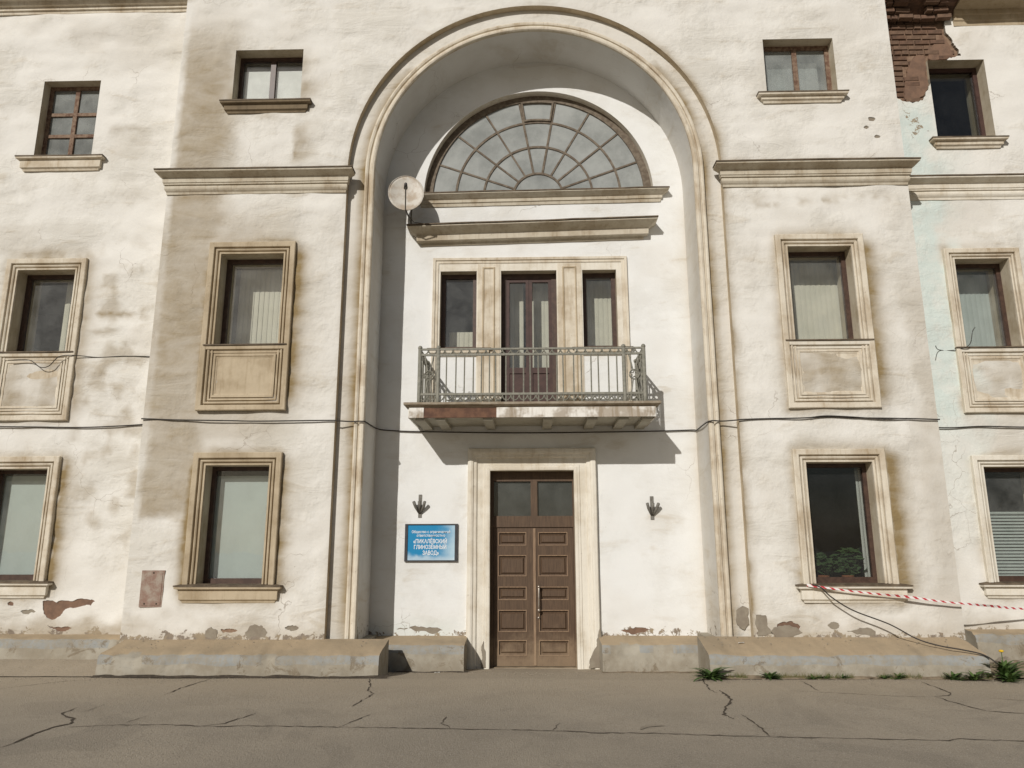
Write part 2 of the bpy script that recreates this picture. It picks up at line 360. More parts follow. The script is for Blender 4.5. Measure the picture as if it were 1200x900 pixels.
def rect(x0, x1, z0, z1): return [(x0, z0), (x1, z0), (x1, z1), (x0, z1)]
def inside(px, pz, poly):
    r = np.zeros(px.shape, bool); n = len(poly)
    for i in range(n):
        x1, z1 = poly[i]; x2, z2 = poly[(i+1) % n]
        if z1 == z2: continue
        c = ((z1 > pz) != (z2 > pz)) & (px < (x2-x1)*(pz-z1)/(z2-z1)+x1); r ^= c
    return r
def dens(poly, s):
    out = []
    for i in range(len(poly)):
        a, b = poly[i], poly[(i+1) % len(poly)]
        k = max(1, int(math.hypot(b[0]-a[0], b[1]-a[1])/s))
        out += [(a[0]+(b[0]-a[0])*t/k, a[1]+(b[1]-a[1])*t/k) for t in range(k)]
    return out
def segdist(px, pz, poly):
    d = np.full(px.shape, 9.0)
    for i in range(len(poly)):
        x1, z1 = poly[i]; x2, z2 = poly[(i+1) % len(poly)]
        dx, dz = x2-x1, z2-z1; t = np.clip(((px-x1)*dx+(pz-z1)*dz)/max(1e-9, dx*dx+dz*dz), 0, 1)
        d = np.minimum(d, np.hypot(px-x1-t*dx, pz-z1-t*dz))
    return d
def sheet(name, outline, holes, Y, res, amp, wear, m, parent):
    """plaster skin with its openings, gently uneven, carrying the wear attribute"""
    loops = [dens(outline, res*1.5)] + [dens(h, res*1.5) for h in holes]
    vs, es = [], []
    for lp in loops:
        b = len(vs); vs += lp; es += [(b+i, b+(i+1) % len(lp)) for i in range(len(lp))]
    xs = [p[0] for p in outline]; zs = [p[1] for p in outline]
    gx, gz = np.meshgrid(np.arange(min(xs), max(xs), res), np.arange(min(zs), max(zs), res))
    rs = np.random.RandomState(3); gx = gx.ravel()+rs.uniform(-.3, .3, gx.size)*res; gz = gz.ravel()+rs.uniform(-.3, .3, gz.size)*res
    ok = inside(gx, gz, outline)
    dd = segdist(gx, gz, outline)
    for h in holes:
        ok &= ~inside(gx, gz, h); dd = np.minimum(dd, segdist(gx, gz, h))
    ok &= dd > res*0.6
    vs += list(zip(gx[ok].tolist(), gz[ok].tolist()))
    ov, oe, of, *_ = delaunay_2d_cdt([Vector(p) for p in vs], es, [], 0, 1e-6)
    P = np.array([(p.x, p.y) for p in ov]); F = np.array([list(f) for f in of])
    c = P[F].mean(1); k = inside(c[:, 0], c[:, 1], outline)
    for h in holes: k &= ~inside(c[:, 0], c[:, 1], h)
    F = F[k]
    a = P[F]; cr = (a[:, 1, 0]-a[:, 0, 0])*(a[:, 2, 1]-a[:, 0, 1])-(a[:, 1, 1]-a[:, 0, 1])*(a[:, 2, 0]-a[:, 0, 0])
    F[cr < 0] = F[cr < 0][:, ::-1]
    db = segdist(P[:, 0], P[:, 1], outline)
    for h in holes: db = np.minimum(db, segdist(P[:, 0], P[:, 1], h))
    fade = np.clip((db-0.02)/0.25, 0, 1)
    ds = np.array([noise.noise(Vector((x*1.1, Y, z*2.6)))*1.0 + noise.noise(Vector((x*2.6+9, Y, z*6.5)))*0.7 + noise.noise(Vector((x*0.35, Y+5, z*0.4)))*0.8 for x, z in P])
    V = np.stack([P[:, 0], Y - fade*amp*(0.4+ds), P[:, 1]], 1)
    o = link(name, V.tolist(), [tuple(int(i) for i in f) for f in F], m, parent, True)
    W = wear(P[:, 0], P[:, 1]); at = o.data.attributes.new('wear', 'FLOAT_COLOR', 'POINT')
    at.data.foreach_set('color', np.concatenate([np.clip(W, 0, 1), np.ones((len(P), 1))], 1).astype(np.float32).ravel())
    return o

def ss(x, a, b):
    t = np.clip((x-a)/(b-a), 0, 1); return t*t*(3-2*t)
def npnoise(x, z, s, seed=0.0): return np.array([noise.fractal(Vector((a*s, seed, b*s)), 1.0, 2.0, 4) for a, b in zip(x, z)])
def smoke(x, z, r, w, side):
    dx = x-r[1] if side > 0 else r[0]-x
    return np.where(dx > -.03, 1.0*np.exp(-(np.maximum(dx, 0)/(w*.5))**2)+.36*np.exp(-(np.maximum(dx, 0)/(w*1.5))**2), 0)*ss(z, r[2]-.12, r[2]+.3)*ss(z, r[3]+.12, r[3]-.25)
def smoke_top(x, z, r, w): return np.where(z > r[3]-.02, np.exp(-(np.maximum(z-r[3], 0)/w)**1.4), 0)*ss(x, r[0]-.10, r[0]+.12)*ss(x, r[1]+.10, r[1]-.12)
def rdist(x, z, r):
    dx = np.maximum(np.maximum(r[0]-x, x-r[1]), 0); dz = np.maximum(np.maximum(r[2]-z, z-r[3]), 0)
    return np.hypot(dx, dz)

# ------------------------------------------------------------------ ground
def gz(y):
    if y < -0.75: return 0.0
    return -0.02*min(1, (y+0.75)/0.1) - 0.0735*max(0.0, y+0.65)
xs = [-300, -120, -60, -30, -18] + [-13+0.25*i for i in range(105)] + [18, 30, 60, 120, 300]
ys = [-300, -120, -60, -30, -18, -14] + [-12+0.2*i for i in range(54)] + [-1.2+0.1*i for i in range(26)] + [2, 8, 40]
v = [(x, y, gz(min(y, 1.3)) + (0.012*noise.noise(Vector((x*.7, y*.7, 2))) if abs(x) < 13 and y > -12 else 0)) for y in ys for x in xs]
nx = len(xs); f = [(j*nx+i, j*nx+i+1, (j+1)*nx+i+1, (j+1)*nx+i) for j in range(len(ys)-1) for i in range(nx-1)]
road = link('road', v, f, 'asphalt', None, True); road['kind'] = 'structure'
def gh(x, y): return gz(y) + 0.012*noise.noise(Vector((x*.7, y*.7, 2)))
CR = [
 [(-4.71,-4.34),(-4.69,-4.12),(-4.73,-3.8),(-4.73,-3.61),(-4.63,-3.45),(-4.74,-3.22),(-4.91,-3.11),(-5.02,-2.98),(-5.02,-2.69)],
 [(-4.57,-3.59),(-4.12,-3.49),(-3.63,-3.46),(-3.3,-3.52),(-3.11,-3.38),(-2.97,-2.95)],
 [(-3.29,-3.53),(-2.76,-3.5),(-1.95,-3.53),(-1.29,-3.55),(-0.88,-3.58),(-0.35,-3.61),(0.14,-3.66),(0.54,-3.73),(1.13,-3.74),(1.52,-3.78),(2.09,-3.82),(2.83,-3.89),(3.19,-3.94),(3.63,-3.97),(3.79,-3.89),(4.06,-3.94),(4.9,-4.02),(7.5,-4.1)],
 [(-2.23,-0.8),(-2.11,-1.34),(-2.06,-1.69),(-1.94,-1.89),(-2.0,-2.27),(-2.03,-2.61)], [(-1.94,-3.53),(-1.9,-3.36),(-1.82,-3.16),(-1.75,-2.98)],
 [(-0.96,-3.06),(-0.97,-3.35),(-0.89,-3.44),(-0.86,-3.57)], [(0.12,-3.64),(0.17,-3.46),(0.21,-3.33)], [(2.16,-0.8),(2.09,-1.56),(2.13,-1.76)],
 [(2.2,-1.56),(2.21,-1.83),(2.18,-2.2),(2.02,-2.55),(1.91,-2.92),(1.97,-3.11)], [(2.11,-2.91),(2.12,-3.25),(2.13,-3.56),(2.11,-3.8)],
 [(4.59,-1.92),(4.62,-2.22),(4.66,-2.45),(4.75,-2.72),(5.04,-2.82),(6.2,-3.0)], [(4.91,-1.0),(4.89,-1.45),(4.89,-1.72),(4.78,-1.88),(4.59,-1.92)],
 [(3.03,-1.62),(3.49,-1.72),(3.98,-1.87),(4.52,-1.96)], [(5.15,-2.03),(5.3,-2.12),(5.8,-2.25)], [(-4.4,-1.97),(-4.43,-1.52),(-4.38,-1.14),(-4.33,-0.8)],
 [(-6.65,-1.62),(-6.42,-1.36),(-6.17,-1.09),(-5.88,-1.0)], [(-4.82,-2.92),(-4.82,-2.49)], [(-4.12,-3.45),(-4.06,-3.07)], [(3.41,-0.9),(3.38,-1.61)]]
WD = [1.5, 1.0, 1.0, .9, .8, 1.0, .9, 1.2, 1.6, 1.0, 1.1, .9, .6, .6, .9, .6, .5, .5, .7]
for k, pts in enumerate(CR):
    p2 = []
    for a, b in zip(pts[:-1], pts[1:]):
        q = max(2, int(math.dist(a, b)/0.06))
        p2 += [(a[0]+(b[0]-a[0])*t/q+jit(.014), a[1]+(b[1]-a[1])*t/q+jit(.014)) for t in range(q)]
    p2.append(pts[-1]); vv = []; N = len(p2)
    for i, p in enumerate(p2):
        a = Vector(p2[max(0, i-1)]); b = Vector(p2[min(N-1, i+1)]); t = (b-a).normalized(); nn = Vector((-t.y, t.x))
        ww = 0.0085*WD[k]*rnd.uniform(.35, 1.5)*min(1, .25+i/4, .25+(N-1-i)/4)
        for s_ in (-1, 1): x, y = p[0]+nn.x*ww*s_, p[1]+nn.y*ww*s_; vv.append((x, y, gh(x, y)+0.005))
    link('crack', vv, [(2*i, 2*i+2, 2*i+3, 2*i+1) for i in range(N-1)], 'crack', road)

# ------------------------------------------------------------------ the building
B = empty('building')
tag(B, 'stained cream plaster building with tall arched entrance recess, balcony and brown double door', 'building')
RY = 0.95                       # depth of the back wall of the entrance recess
WY = 0.50                       # set-back of the wings
ZC, RO, RB, RI, AX = 7.83, 3.09, 2.80, 2.645, 0.01
def arch_path(r, zb, n=56):
    return [(AX-r, zb)] + [(AX-r, zb+(ZC-zb)*i/8) for i in range(1, 8)] + [(AX+r*math.cos(PI-PI*i/n), ZC+r*math.sin(PI-PI*i/n)) for i in range(n+1)] + [(AX+r, ZC+(zb-ZC)*i/8) for i in range(1, 8)] + [(AX+r, zb)]

# openings: name, x0, x1, z0, z1, plane
OPEN = {'LU': (-5.13, -3.95, 9.12, 10.14, 0), 'RU': (3.94, 5.12, 9.11, 10.16, 0),
        'LM': (-5.065, -4.04, 4.83, 6.36, 0), 'RM': (4.045, 5.05, 4.82, 6.375, 0),
        'LL': (-5.02, -4.04, 1.16, 2.93, 0), 'RL': (4.04, 5.02, 1.17, 2.935, 0),
        'WLU': (-8.81, -7.775, 8.42, 9.95, WY), 'WLM': (-8.76, -7.765, 4.87, 6.32, WY), 'WLL': (-8.77, -7.79, 1.20, 2.945, WY),
        'WRU': (6.96, 7.94, 8.515, 10.055, WY), 'WRM': (6.935, 7.815, 4.825, 6.33, WY), 'WRL': (6.94, 7.90, 1.165, 2.905, WY)}
HALO = {'LM': (-5.25, -3.86, 3.77, 6.55), 'RM': (3.86, 5.24, 3.74, 6.57), 'LL': (-5.23, -3.86, .9, 3.12), 'RL': (3.85, 5.24, .9, 3.145),
        'WLM': (-9.0, -7.56, 3.72, 6.6), 'WLL': (-9.0, -7.58, .94, 3.19), 'WRM': (6.78, 8.0, 3.755, 6.53), 'WRL': (6.78, 8.1, .95, 3.15),
        'LU': OPEN['LU'][:4], 'RU': OPEN['RU'][:4], 'WLU': OPEN['WLU'][:4], 'WRU': OPEN['WRU'][:4]}
def hole(k): return rect(*OPEN[k][:4])

def wear_bay(x, z):
    nz = npnoise(x, z, 0.9, 3.3); nf = npnoise(x, z, 2.8, 7.1)
    d = 0.05 + 0.10*ss(nz, 0.05, 0.6)
    band = ss(x + 0.15*nf, -4.65, -5.40)*ss(x + 0.05*nf, -6.07, -5.93)*ss(z+0.10*nf, 2.05, 2.25)*ss(z, 11.6, 9.6)
    d = np.maximum(d, (0.68+0.10*nz)*band)
    mid = ss(x, -3.1, -4.5)*ss(z, 2.9, 3.5)*ss(z, 7.6, 6.6); d = np.maximum(d, (0.44+0.12*nz)*mid)
    for k, a, b_, wr_, t in (('LM', .80, .85, .36, .85), ('LL', .85, .75, .28, .75), ('RM', .45, .85, .34, .70), ('RL', .40, .95, .38, .60)):
        r_ = HALO[k]; d = np.maximum(d, (0.55+0.3*nf)*np.exp(-rdist(x, z, r_)/0.07))
        d = np.maximum(d, a*smoke(x, z, r_, .18, -1)*(.9+.25*nf)); d = np.maximum(d, b_*smoke(x, z, r_, wr_, 1)*(.92+.22*nf)); d = np.maximum(d, t*smoke_top(x, z, r_, .14)*(.9+.3*nf))
    d = np.maximum(d, .55*smoke(x, z, (0, -3.98, 7.9, 10.0), .5, 1)*ss(z, 10.1, 9.4)*(.7+.8*nf))
    for k in ('LU', 'RU'):
        q = rdist(x, z, HALO[k]); d = np.maximum(d, (0.45 if k == 'LU' else .25)*np.exp(-q/0.25)*(1+nf)*ss(z, 10.5, 9.6))
    d = np.maximum(d, 0.55*np.exp(-np.maximum(0, z-7.80)/0.13)*(z > 7.7)*(0.7+nf))                     # splash line above the string course
    d = np.maximum(d, 0.35*np.exp(-np.abs(z-7.25)/0.12)*(x > 3.1)*(0.6+nf))
    d = np.maximum(d, 0.40*ss(z+.25*nf, 0.85, 0.45)); d = np.maximum(d, 0.34*ss(x, 5.3, 5.9)*ss(nz, -0.1, .4)*ss(z, 7, 5))
    r = np.hypot(x-AX, np.maximum(z-ZC, 0)); d = np.maximum(d, (0.22+0.55*ss(x, 1.5, 2.8))*np.exp(-(np.abs(r-RO))/0.075)*(0.9+.5*nf))
    d = np.maximum(d, .60*np.exp(-((z-7.17+.05*np.sin((x-3.2)*2.3)+.03*nf)/.045)**2)*ss(x, 3.25, 3.5)*ss(x, 6.0, 5.7)*ss(nf, -.25, .25))
    p = 0.55*ss(z+.05*nf, 0.56, 0.46) + 0.30*ss(z, 0.95, 0.5)*ss(nf, 0.15, 0.5)
    p = np.maximum(p, 0.30*np.exp(-((x-5.75)**2+(z-8.45)**2)/0.05))
    return np.stack([d, 0*d, p], 1)
def wear_rec(x, z):
    nz = npnoise(x, z, 1.2, 1.3); nf = npnoise(x, z, 3.5, 2.1)
    d = 0.03+0.10*ss(nz, 0.1, .7) + 0.35*np.exp(-(RI-np.abs(x-AX))/0.10)*ss(z, 8.5, 7)
    p = 0.50*ss(z+.06*nf, 0.52, 0.42) + 0.35*np.exp(-((x+2.2)**2+(z-3.3)**2)/0.12)
    b = 0.5*np.exp(-((x+1.9)**2)/0.6)*ss(z, .7, .45)
    return np.stack([d, b, p], 1)
def wear_left(x, z):
    nz = npnoise(x, z, 0.9, 5.3); nf = npnoise(x, z, 2.6, 8.1)
    d = 0.04+0.16*ss(nz, 0.0, .6)
    for k, b_, t in (('WLM', .55, .75), ('WLL', .85, .3)):
        r_ = HALO[k]; d = np.maximum(d, (0.45+0.4*nf)*np.exp(-rdist(x, z, r_)/0.07)); d = np.maximum(d, b_*smoke(x, z, r_, .30, 1)*(.9+.35*nf)); d = np.maximum(d, t*smoke_top(x, z, r_, .13)*(.8+.5*nf))
    for zz, xa, xb, q in ((5.52, -7.45, -6.55, .8), (5.22, -7.5, -6.8, .6), (8.95, -7.6, -6.6, .35), (8.7, -7.3, -6.5, .35)):
        e = zz+.05*nf; d = np.maximum(d, q*np.exp(-((z-e)/.055)**2)*ss(x, xa, xa+.2)*ss(x, xb, xb-.3))
    d = np.maximum(d, 0.45*ss(nf, .05, .5)*ss(x, -7.7, -7.3)*ss(z, 1.3, 2)*ss(z, 7.4, 6)); d = np.maximum(d, 0.55*ss(z+.15*nf, 0.75, 0.5))
    p = 0.42*ss(z+.10*nf, 0.62, 0.45)+0.25*ss(z, 1.1, .6)*ss(nf, .1, .5)
    return np.stack([d, 0*d, p], 1)
def wear_right(x, z):
    nz = npnoise(x, z, 0.9, 6.3); nf = npnoise(x, z, 2.6, 9.1)
    d = 0.04+0.14*ss(nz, 0.0, .6)
    for k in ('WRM', 'WRL'): d = np.maximum(d, 0.35*np.exp(-rdist(x, z, HALO[k])/0.1)*(1+nf))
    d = np.maximum(d, 0.45*ss(z+.15*nf, 0.85, 0.5))
    b = 0.75*ss(x+0.25*nf, 6.98, 6.66)*ss(z, 3.3, 3.9)*ss(z+.3*nf, 9.4, 8.8) + 0.35*ss(x+0.5*nf, 7.3, 6.7)*ss(z, 1, 3)
    b = b + 0.4*np.exp(-((x-6.9)**2+(z-8.0)**2)/0.25)
    p = 0.5*ss(z+.10*nf, 0.66, 0.5) + 0.50*np.exp(-((x-6.6)**2/0.10+(z-8.85)**2/0.22)) + 0.2*np.exp(-((x-7.6)**2/0.1+(z-10.75)**2/0.02))
    return np.stack([d, b, p], 1)

def refine(P, n=3, rough=.14):
    for _ in range(n):
        Q = []
        for i in range(len(P)):
            a, b = P[i], P[(i+1) % len(P)]; L = math.dist(a, b)
            Q += [a, ((a[0]+b[0])/2+jit(L*rough), (a[1]+b[1])/2+jit(L*rough))]
        P = Q
    return P
def oval(cx, cz, rx, rz, n=8, j=.25): return [(cx+rx*math.cos(2*PI*i/n)*(1+jit(j)), cz+rz*math.sin(2*PI*i/n)*(1+jit(j))) for i in range(n)]
def losses(polys, Y, m, parent, depth=.018):
    for P, mm in polys:
        N = len(P); xs_ = [p[0] for p in P]; zs_ = [p[1] for p in P]
        v = [(x, Y, z) for x, z in P] + [(x+jit(.003), Y+depth, z+jit(.003)) for x, z in P]
        link('broken_edge', v, [(i, (i+1) % N, N+(i+1) % N, N+i) for i in range(N)], 'chip', parent)
        a, b, c, d = min(xs_)-.03, max(xs_)+.03, min(zs_)-.03, max(zs_)+.03; K = 8
        v = [(a+(b-a)*i/K, Y+depth-.004+n2(i*1.3+a, j*1.7, c)*.004, c+(d-c)*j/K) for j in range(K+1) for i in range(K+1)]
        link('bare_patch', v, [(j*(K+1)+i, j*(K+1)+i+1, (j+1)*(K+1)+i+1, (j+1)*(K+1)+i) for j in range(K) for i in range(K)], mm, parent, True)
LOSS_L = [(refine(P), m_) for P, m_ in (([(-7.62, .90), (-7.40, .88), (-7.15, .90), (-6.92, .93), (-6.80, .90), (-6.86, .83), (-7.1, .80), (-7.25, .78), (-7.32, .68), (-7.44, .62), (-7.58, .72)], 'under'), ([(-7.95, .75), (-7.80, .78), (-7.70, .74), (-7.82, .70)], 'patch'), (oval(-8.12, .86, .06, .03), 'under'), ([(-7.5, .55), (-7.35, .52), (-7.1, .50), (-7.2, .46), (-7.4, .49)], 'under'))]
LOSS_B = [(refine(P), m_) for P, m_ in (([(3.45, .62), (3.65, .66), (3.78, .58), (3.70, .50), (3.45, .52)], 'under'), (oval(5.62, 8.62, .06, .045, 8, .2), 'patch'), (oval(5.68, 8.30, .05, .035, 8, .2), 'patch'), (oval(5.52, 8.47, .04, .03, 8, .2), 'patch'), (oval(-3.55, .56, .10, .04), 'patch'), (oval(-4.5, .52, .12, .035), 'mortar'))]
LOSS_R = [(refine(P), m_) for P, m_ in (([(1.3, .44), (1.55, .48), (1.8, .45), (1.7, .40), (1.4, .40)], 'under'), ([(-2.2, .44), (-1.9, .50), (-1.6, .47), (-1.45, .43), (-1.8, .42)], 'patch'))]
arch_open = arch_path(RO, -0.05)
bay_outline = [(-6.08, -0.05)] + arch_open + [(6.08, -0.05), (6.08, 12.7), (-6.08, 12.7)]
wall_bay = sheet('wall', bay_outline, [hole(k) for k in ('LU', 'RU', 'LM', 'RM', 'LL', 'RL')] + [p for p, _ in LOSS_B], 0.0, 0.07, 0.024, wear_bay, 'wall', B)
wall_bay['label'] = 'projecting middle wall with tan soot stains'

# deep recess: stepped outer ring, archivolt with bead, reveal
def arch_sweep(name, prof, m, smooth=False, zb=0.25):
    paths = [arch_path(r, zb) for r, y in prof]; n = len(prof); L = len(paths[0]); v = []
    for i in range(L):
        for k in range(n):
            x, z = paths[k][i]; e = 0.004 if 0 < k < n-1 else 0
            v.append((x+n2(x*3+k, z*2, 1.0)*e, prof[k][1]+n2(x*2, z*2+k, 2.0)*e, z+n2(x*2+4, z*3+k, 5.0)*e))
    f = [(i*n+k, (i+1)*n+k, (i+1)*n+k+1, i*n+k+1) for i in range(L-1) for k in range(n-1)]
    return link(name, v, f, m, B, smooth)
arch_sweep('arch_outer_reveal', [(RO, 0.0), (RO-.002, 0.125)], 'trim_brown')
ar = arch_sweep('archivolt', [(RO, 0.122), (RO-.06, .12), (RO-.13, .12), (RO-.19, .12), (RO-.23, .121), (RB+0.02, 0.122)], 'wall')
aw = []
for vv in ar.data.vertices:
    x, z = vv.co.x, vv.co.z; r_ = math.hypot(x-AX, max(z-ZC, 0)); t = 1-min(1, max(0, (r_-RB-.02)/.16)); g = .95+.7*noise.noise(Vector((x*.8, 2, z*1.6)))
    aw += [min(1, max(0, .20+.70*t*g + .35*max(0, noise.noise(Vector((x, 7, z*.9)))))) if z < 9.8 else .2, 0, 0, 1]
ar.data.attributes.new('wear', 'FLOAT_COLOR', 'POINT').data.foreach_set('color', aw)
arch_sweep('arch_bead', [(RB+.030, 0.15), (RB+.018, 0.15), (RB+.012, 0.066), (RB, 0.05), (RB-.02, 0.046), (RB-.045, 0.055), (RB-.055, 0.085), (RB-.068, 0.085), (RB-.080, 0.045), (RB-.115, 0.036), (RB-.14, 0.042), (RI, 0.06), (RI, 0.10)], 'trim')
k_ = arch_sweep('arch_inner_reveal', [(RI, 0.10), (RI+.003, 0.35), (RI+.004, 0.65), (RI, RY+.02)], 'wall_in', True)
aw = []
for vv in k_.data.vertices:
    x, y_, z = vv.co; g = noise.noise(Vector((y_*1.5, 3, z*.9)))
    aw += [min(1, max(0, (.42 if x > 0 else .30)+.35*g))*(1 if z < 7.5 else max(0.15, 1-(z-7.5)*.4)), 0, .45*max(0, 1-(z-.4)/.8)*(g > -.1) if z < 1.2 else 0, 1]
k_.data.attributes.new('wear', 'FLOAT_COLOR', 'POINT').data.foreach_set('color', aw)
rec_out = arch_path(RI+0.03, -0.2)
LC, LZ, LR = (0.10, 7.84, 2.04)   # fanlight
lun_hole = [(LC-LR, LZ-.02)] + [(LC+LR*math.cos(PI-PI*i/48), LZ+LR*math.sin(PI-PI*i/48)) for i in range(49)] + [(LC+LR, LZ-.02)]
lun_hole = lun_hole[::-1]
TR = {'A': (-1.612, -0.982, 5.0, 6.39), 'D': (-0.56, 0.40, 3.86, 6.39), 'C': (0.845, 1.43, 5.0, 6.39)}
DO = (-0.735, 0.632, -0.2, 2.925)
rec_outline = [(AX-RI-.03, -.2), (DO[0], -.2), (DO[0], DO[3]), (DO[1], DO[3]), (DO[1], -.2)] + rec_out[::-1][:-1]
wall_rec = sheet('wall', rec_outline, [lun_hole] + [rect(*TR[k]) for k in TR] + [p for p, _ in LOSS_R], RY, 0.075, 0.007, wear_rec, 'wall_in', B)
wall_rec['label'] = 'cleaner white back wall of the arched recess'

# wings
wl = sheet('wall', rect(-13, -6.02, -0.1, 11.55), [hole(k) for k in ('WLU', 'WLM', 'WLL')] + [p for p, _ in LOSS_L], WY, 0.075, 0.030, wear_left, 'wall', B)
wl['label'] = 'white set-back wing wall'
rag0 = [(7.70, 11.2), (7.62, 11.08), (7.50, 10.97), (7.43, 10.90), (7.35, 10.83), (7.36, 10.73), (7.35, 10.64), (7.40, 10.56), (7.436, 10.486), (7.47, 10.38), (7.49, 10.31), (7.53, 10.22), (7.558, 10.132), (7.45, 10.11), (7.35, 10.10), (6.96, 10.055),
          (6.96, 9.60), (6.92, 9.52), (6.863, 9.438), (6.83, 9.34), (6.77, 9.27), (6.69, 9.25), (6.618, 9.227), (6.54, 9.25), (6.475, 9.259), (6.41, 9.30), (6.354, 9.323), (6.25, 9.36)]
ragged = []
for a_, b_ in zip(rag0[:-1], rag0[1:]):
    ragged.append(a_)
    if (6.96, 10.055) in (a_, b_): continue
    for t in (.33, .67): ragged.append((a_[0]+(b_[0]-a_[0])*t+jit(.022), a_[1]+(b_[1]-a_[1])*t+jit(.022)))
ragged.append(rag0[-1])
# the right upper window touches the bare brick, so its opening is part of the plaster's outline
i0 = ragged.index((6.96, 10.055)); 
wr_outline = [(6.02, -0.1), (13, -0.1), (13, 11.2)] + ragged[:i0] + [(7.30, 10.055), (7.94, 10.055), (7.94, 8.515), (6.96, 8.515)] + ragged[i0+1:] + [(6.02, 9.4)]
wr = sheet('wall', wr_outline, [hole('WRM'), hole('WRL')], WY, 0.08, 0.018, wear_right, 'wall', B)
wr['label'] = 'set-back wing wall with pale blue-green patches and fallen plaster'
# broken plaster edge and the brickwork behind it
edge = [(6.02, 9.4)] + ragged[i0+1:][::-1] + [(6.96, 9.7)]
edge2 = [(7.30, 10.055)] + ragged[:i0][::-1]
ev = []; 
for ed in (edge, edge2):
    ev = []
    for x, z in ed: ev += [(x, WY, z), (x+jit(.006), WY+0.055, z+jit(.006))]
    link('plaster_edge', ev, [(2*i, 2*i+1, 2*i+3, 2*i+2) for i in range(len(ed)-1)], 'patch', wr)
mb = MB(); mb.add([(6.0, WY+.054, 9.1), (6.96, WY+.054, 9.1), (6.96, WY+.054, 11.6), (6.0, WY+.054, 11.6)], [(0, 1, 2, 3)])
mb.add([(6.96, WY+.054, 10.055), (7.9, WY+.054, 10.055), (7.9, WY+.054, 11.6), (6.96, WY+.054, 11.6)], [(0, 1, 2, 3)])
mb.build('mortar_bed', 'mortar', wr)
bm_mesh = []
def brick_mesh(L):
    m_ = MB(); h = 0.044; d = 0.03; c = .008
    m_.add([(-L/2, 0, -h), (L/2, 0, -h), (L/2, 0, h), (-L/2, 0, h), (-L/2+c, -d, -h+c), (L/2-c, -d, -h+c), (L/2-c, -d, h-c), (-L/2+c, -d, h-c)],
           [(4, 5, 6, 7), (0, 1, 5, 4), (1, 2, 6, 5), (2, 3, 7, 6), (3, 0, 4, 7)])
    return m_
proto = {}
poly = [(6.0, 9.36)] + [p for p in ragged[::-1]] + [(6.0, 11.2)]
for r_ in range(20):
    z = 9.30+0.104*r_; x = 6.0-(0.13 if r_ % 2 else 0)+jit(.03); 
    while x < 7.75:
        Lb = 0.255 if rnd.random() < .7 else 0.122
        cx = x+Lb/2; x += Lb+0.012
        if not inside(np.array([cx-.08, cx+.08]), np.array([z, z]), poly).all(): continue
        if 6.93-Lb/2 < cx < 8.1 and z < 10.12: continue
        if cx > 6.58 and 9.3 < z < 10.2 and rnd.random() < .70: continue     # still under the brown undercoat
        mk = (round(Lb, 3), rnd.choice(('brick', 'brick', 'brick2', 'brick3')))
        if mk not in proto:
            o = brick_mesh(Lb).build('brick', mk[1], wr); proto[mk] = o.data
        else:
            o = bpy.data.objects.new('brick', proto[mk]); COL.objects.link(o); o.parent = wr
        o.location = (cx, WY+.056+jit(.008), z+jit(.003)); o.rotation_euler = (jit(.02), jit(.012), jit(.02))
def blob(name, pts, Y, t, m, parent, n=3, rough=.12):
    """irregular flat patch of mortar or bare coat with its own thickness"""
    P = pts
    for _ in range(n):
        Q = []
        for i in range(len(P)):
            a, b = P[i], P[(i+1) % len(P)]; L = math.dist(a, b)
            Q += [a, ((a[0]+b[0])/2+jit(L*rough), (a[1]+b[1])/2+jit(L*rough))]
        P = Q
    N = len(P); cx = sum(p[0] for p in P)/N; cz = sum(p[1] for p in P)/N
    area = sum(P[i][0]*P[(i+1) % N][1]-P[(i+1) % N][0]*P[i][1] for i in range(N))
    if area < 0: P = P[::-1]
    v = [(x, Y, z) for x, z in P] + [(x*.97+cx*.03, Y-t, z*.97+cz*.03) for x, z in P]
    f = [(i, (i+1) % N, N+(i+1) % N, N+i) for i in range(N)] + [tuple(range(N, 2*N))]
    return link(name, v, f, m, parent)
blob('undercoat_patch', [(6.50, 9.30), (6.66, 9.26), (6.82, 9.36), (6.93, 9.55), (6.955, 9.95), (6.93, 10.2), (6.78, 10.18), (6.66, 10.0), (6.58, 9.75), (6.50, 9.5)], WY+.053, .026, 'under', wr)
blob('undercoat_patch', [(7.0, 10.10), (7.5, 10.12), (7.42, 10.35), (7.33, 10.55), (7.15, 10.42), (7.02, 10.3)], WY+.053, .022, 'under', wr)

# bay flanks, top and simple roofs (mostly out of the frame)
mb = MB()
for s_ in (-1, 1): mb.box(6.0*s_-.08, 6.0*s_+.08, 0.001, 1.6, -.1, 12.7) if False else mb.add([(6.08*s_, 0, -.1), (6.08*s_, 1.2, -.1), (6.08*s_, 1.2, 12.7), (6.08*s_, 0, 12.7)], [(0, 1, 2, 3)])
mb.build('flank_wall', 'trim_light', B)
moulding('main_cornice', -6.2, 6.2, [(0, 12.3), (.06, 12.3), (.1, 12.42), (.3, 12.5), (.3, 12.62), (.45, 12.7), (.45, 12.8), (0, 12.9)], 0.0, 'trim_light', B)
cl = [(0, 11.33), (.03, 11.33), (.04, 11.38), (.07, 11.385), (.07, 11.44), (.12, 11.45), (.13, 11.52), (.30, 11.55), (.32, 11.60), (.32, 11.68), (0, 11.8)]
moulding('main_cornice', -13, -6.085, cl, WY, 'trim', B, (False, False))
cr_ = [(o, z-0.67+.03) for o, z in cl]
cr_ = [(0, 10.72), (.02, 10.72), (.03, 10.80), (.05, 10.82), (.05, 10.90), (.08, 10.92), (.08, 11.0), (.55, 11.08), (.55, 11.3), (0, 11.45)]
moulding('main_cornice', 7.50, 13, cr_, WY, 'trim_brown', B, (False, False), j=.012)
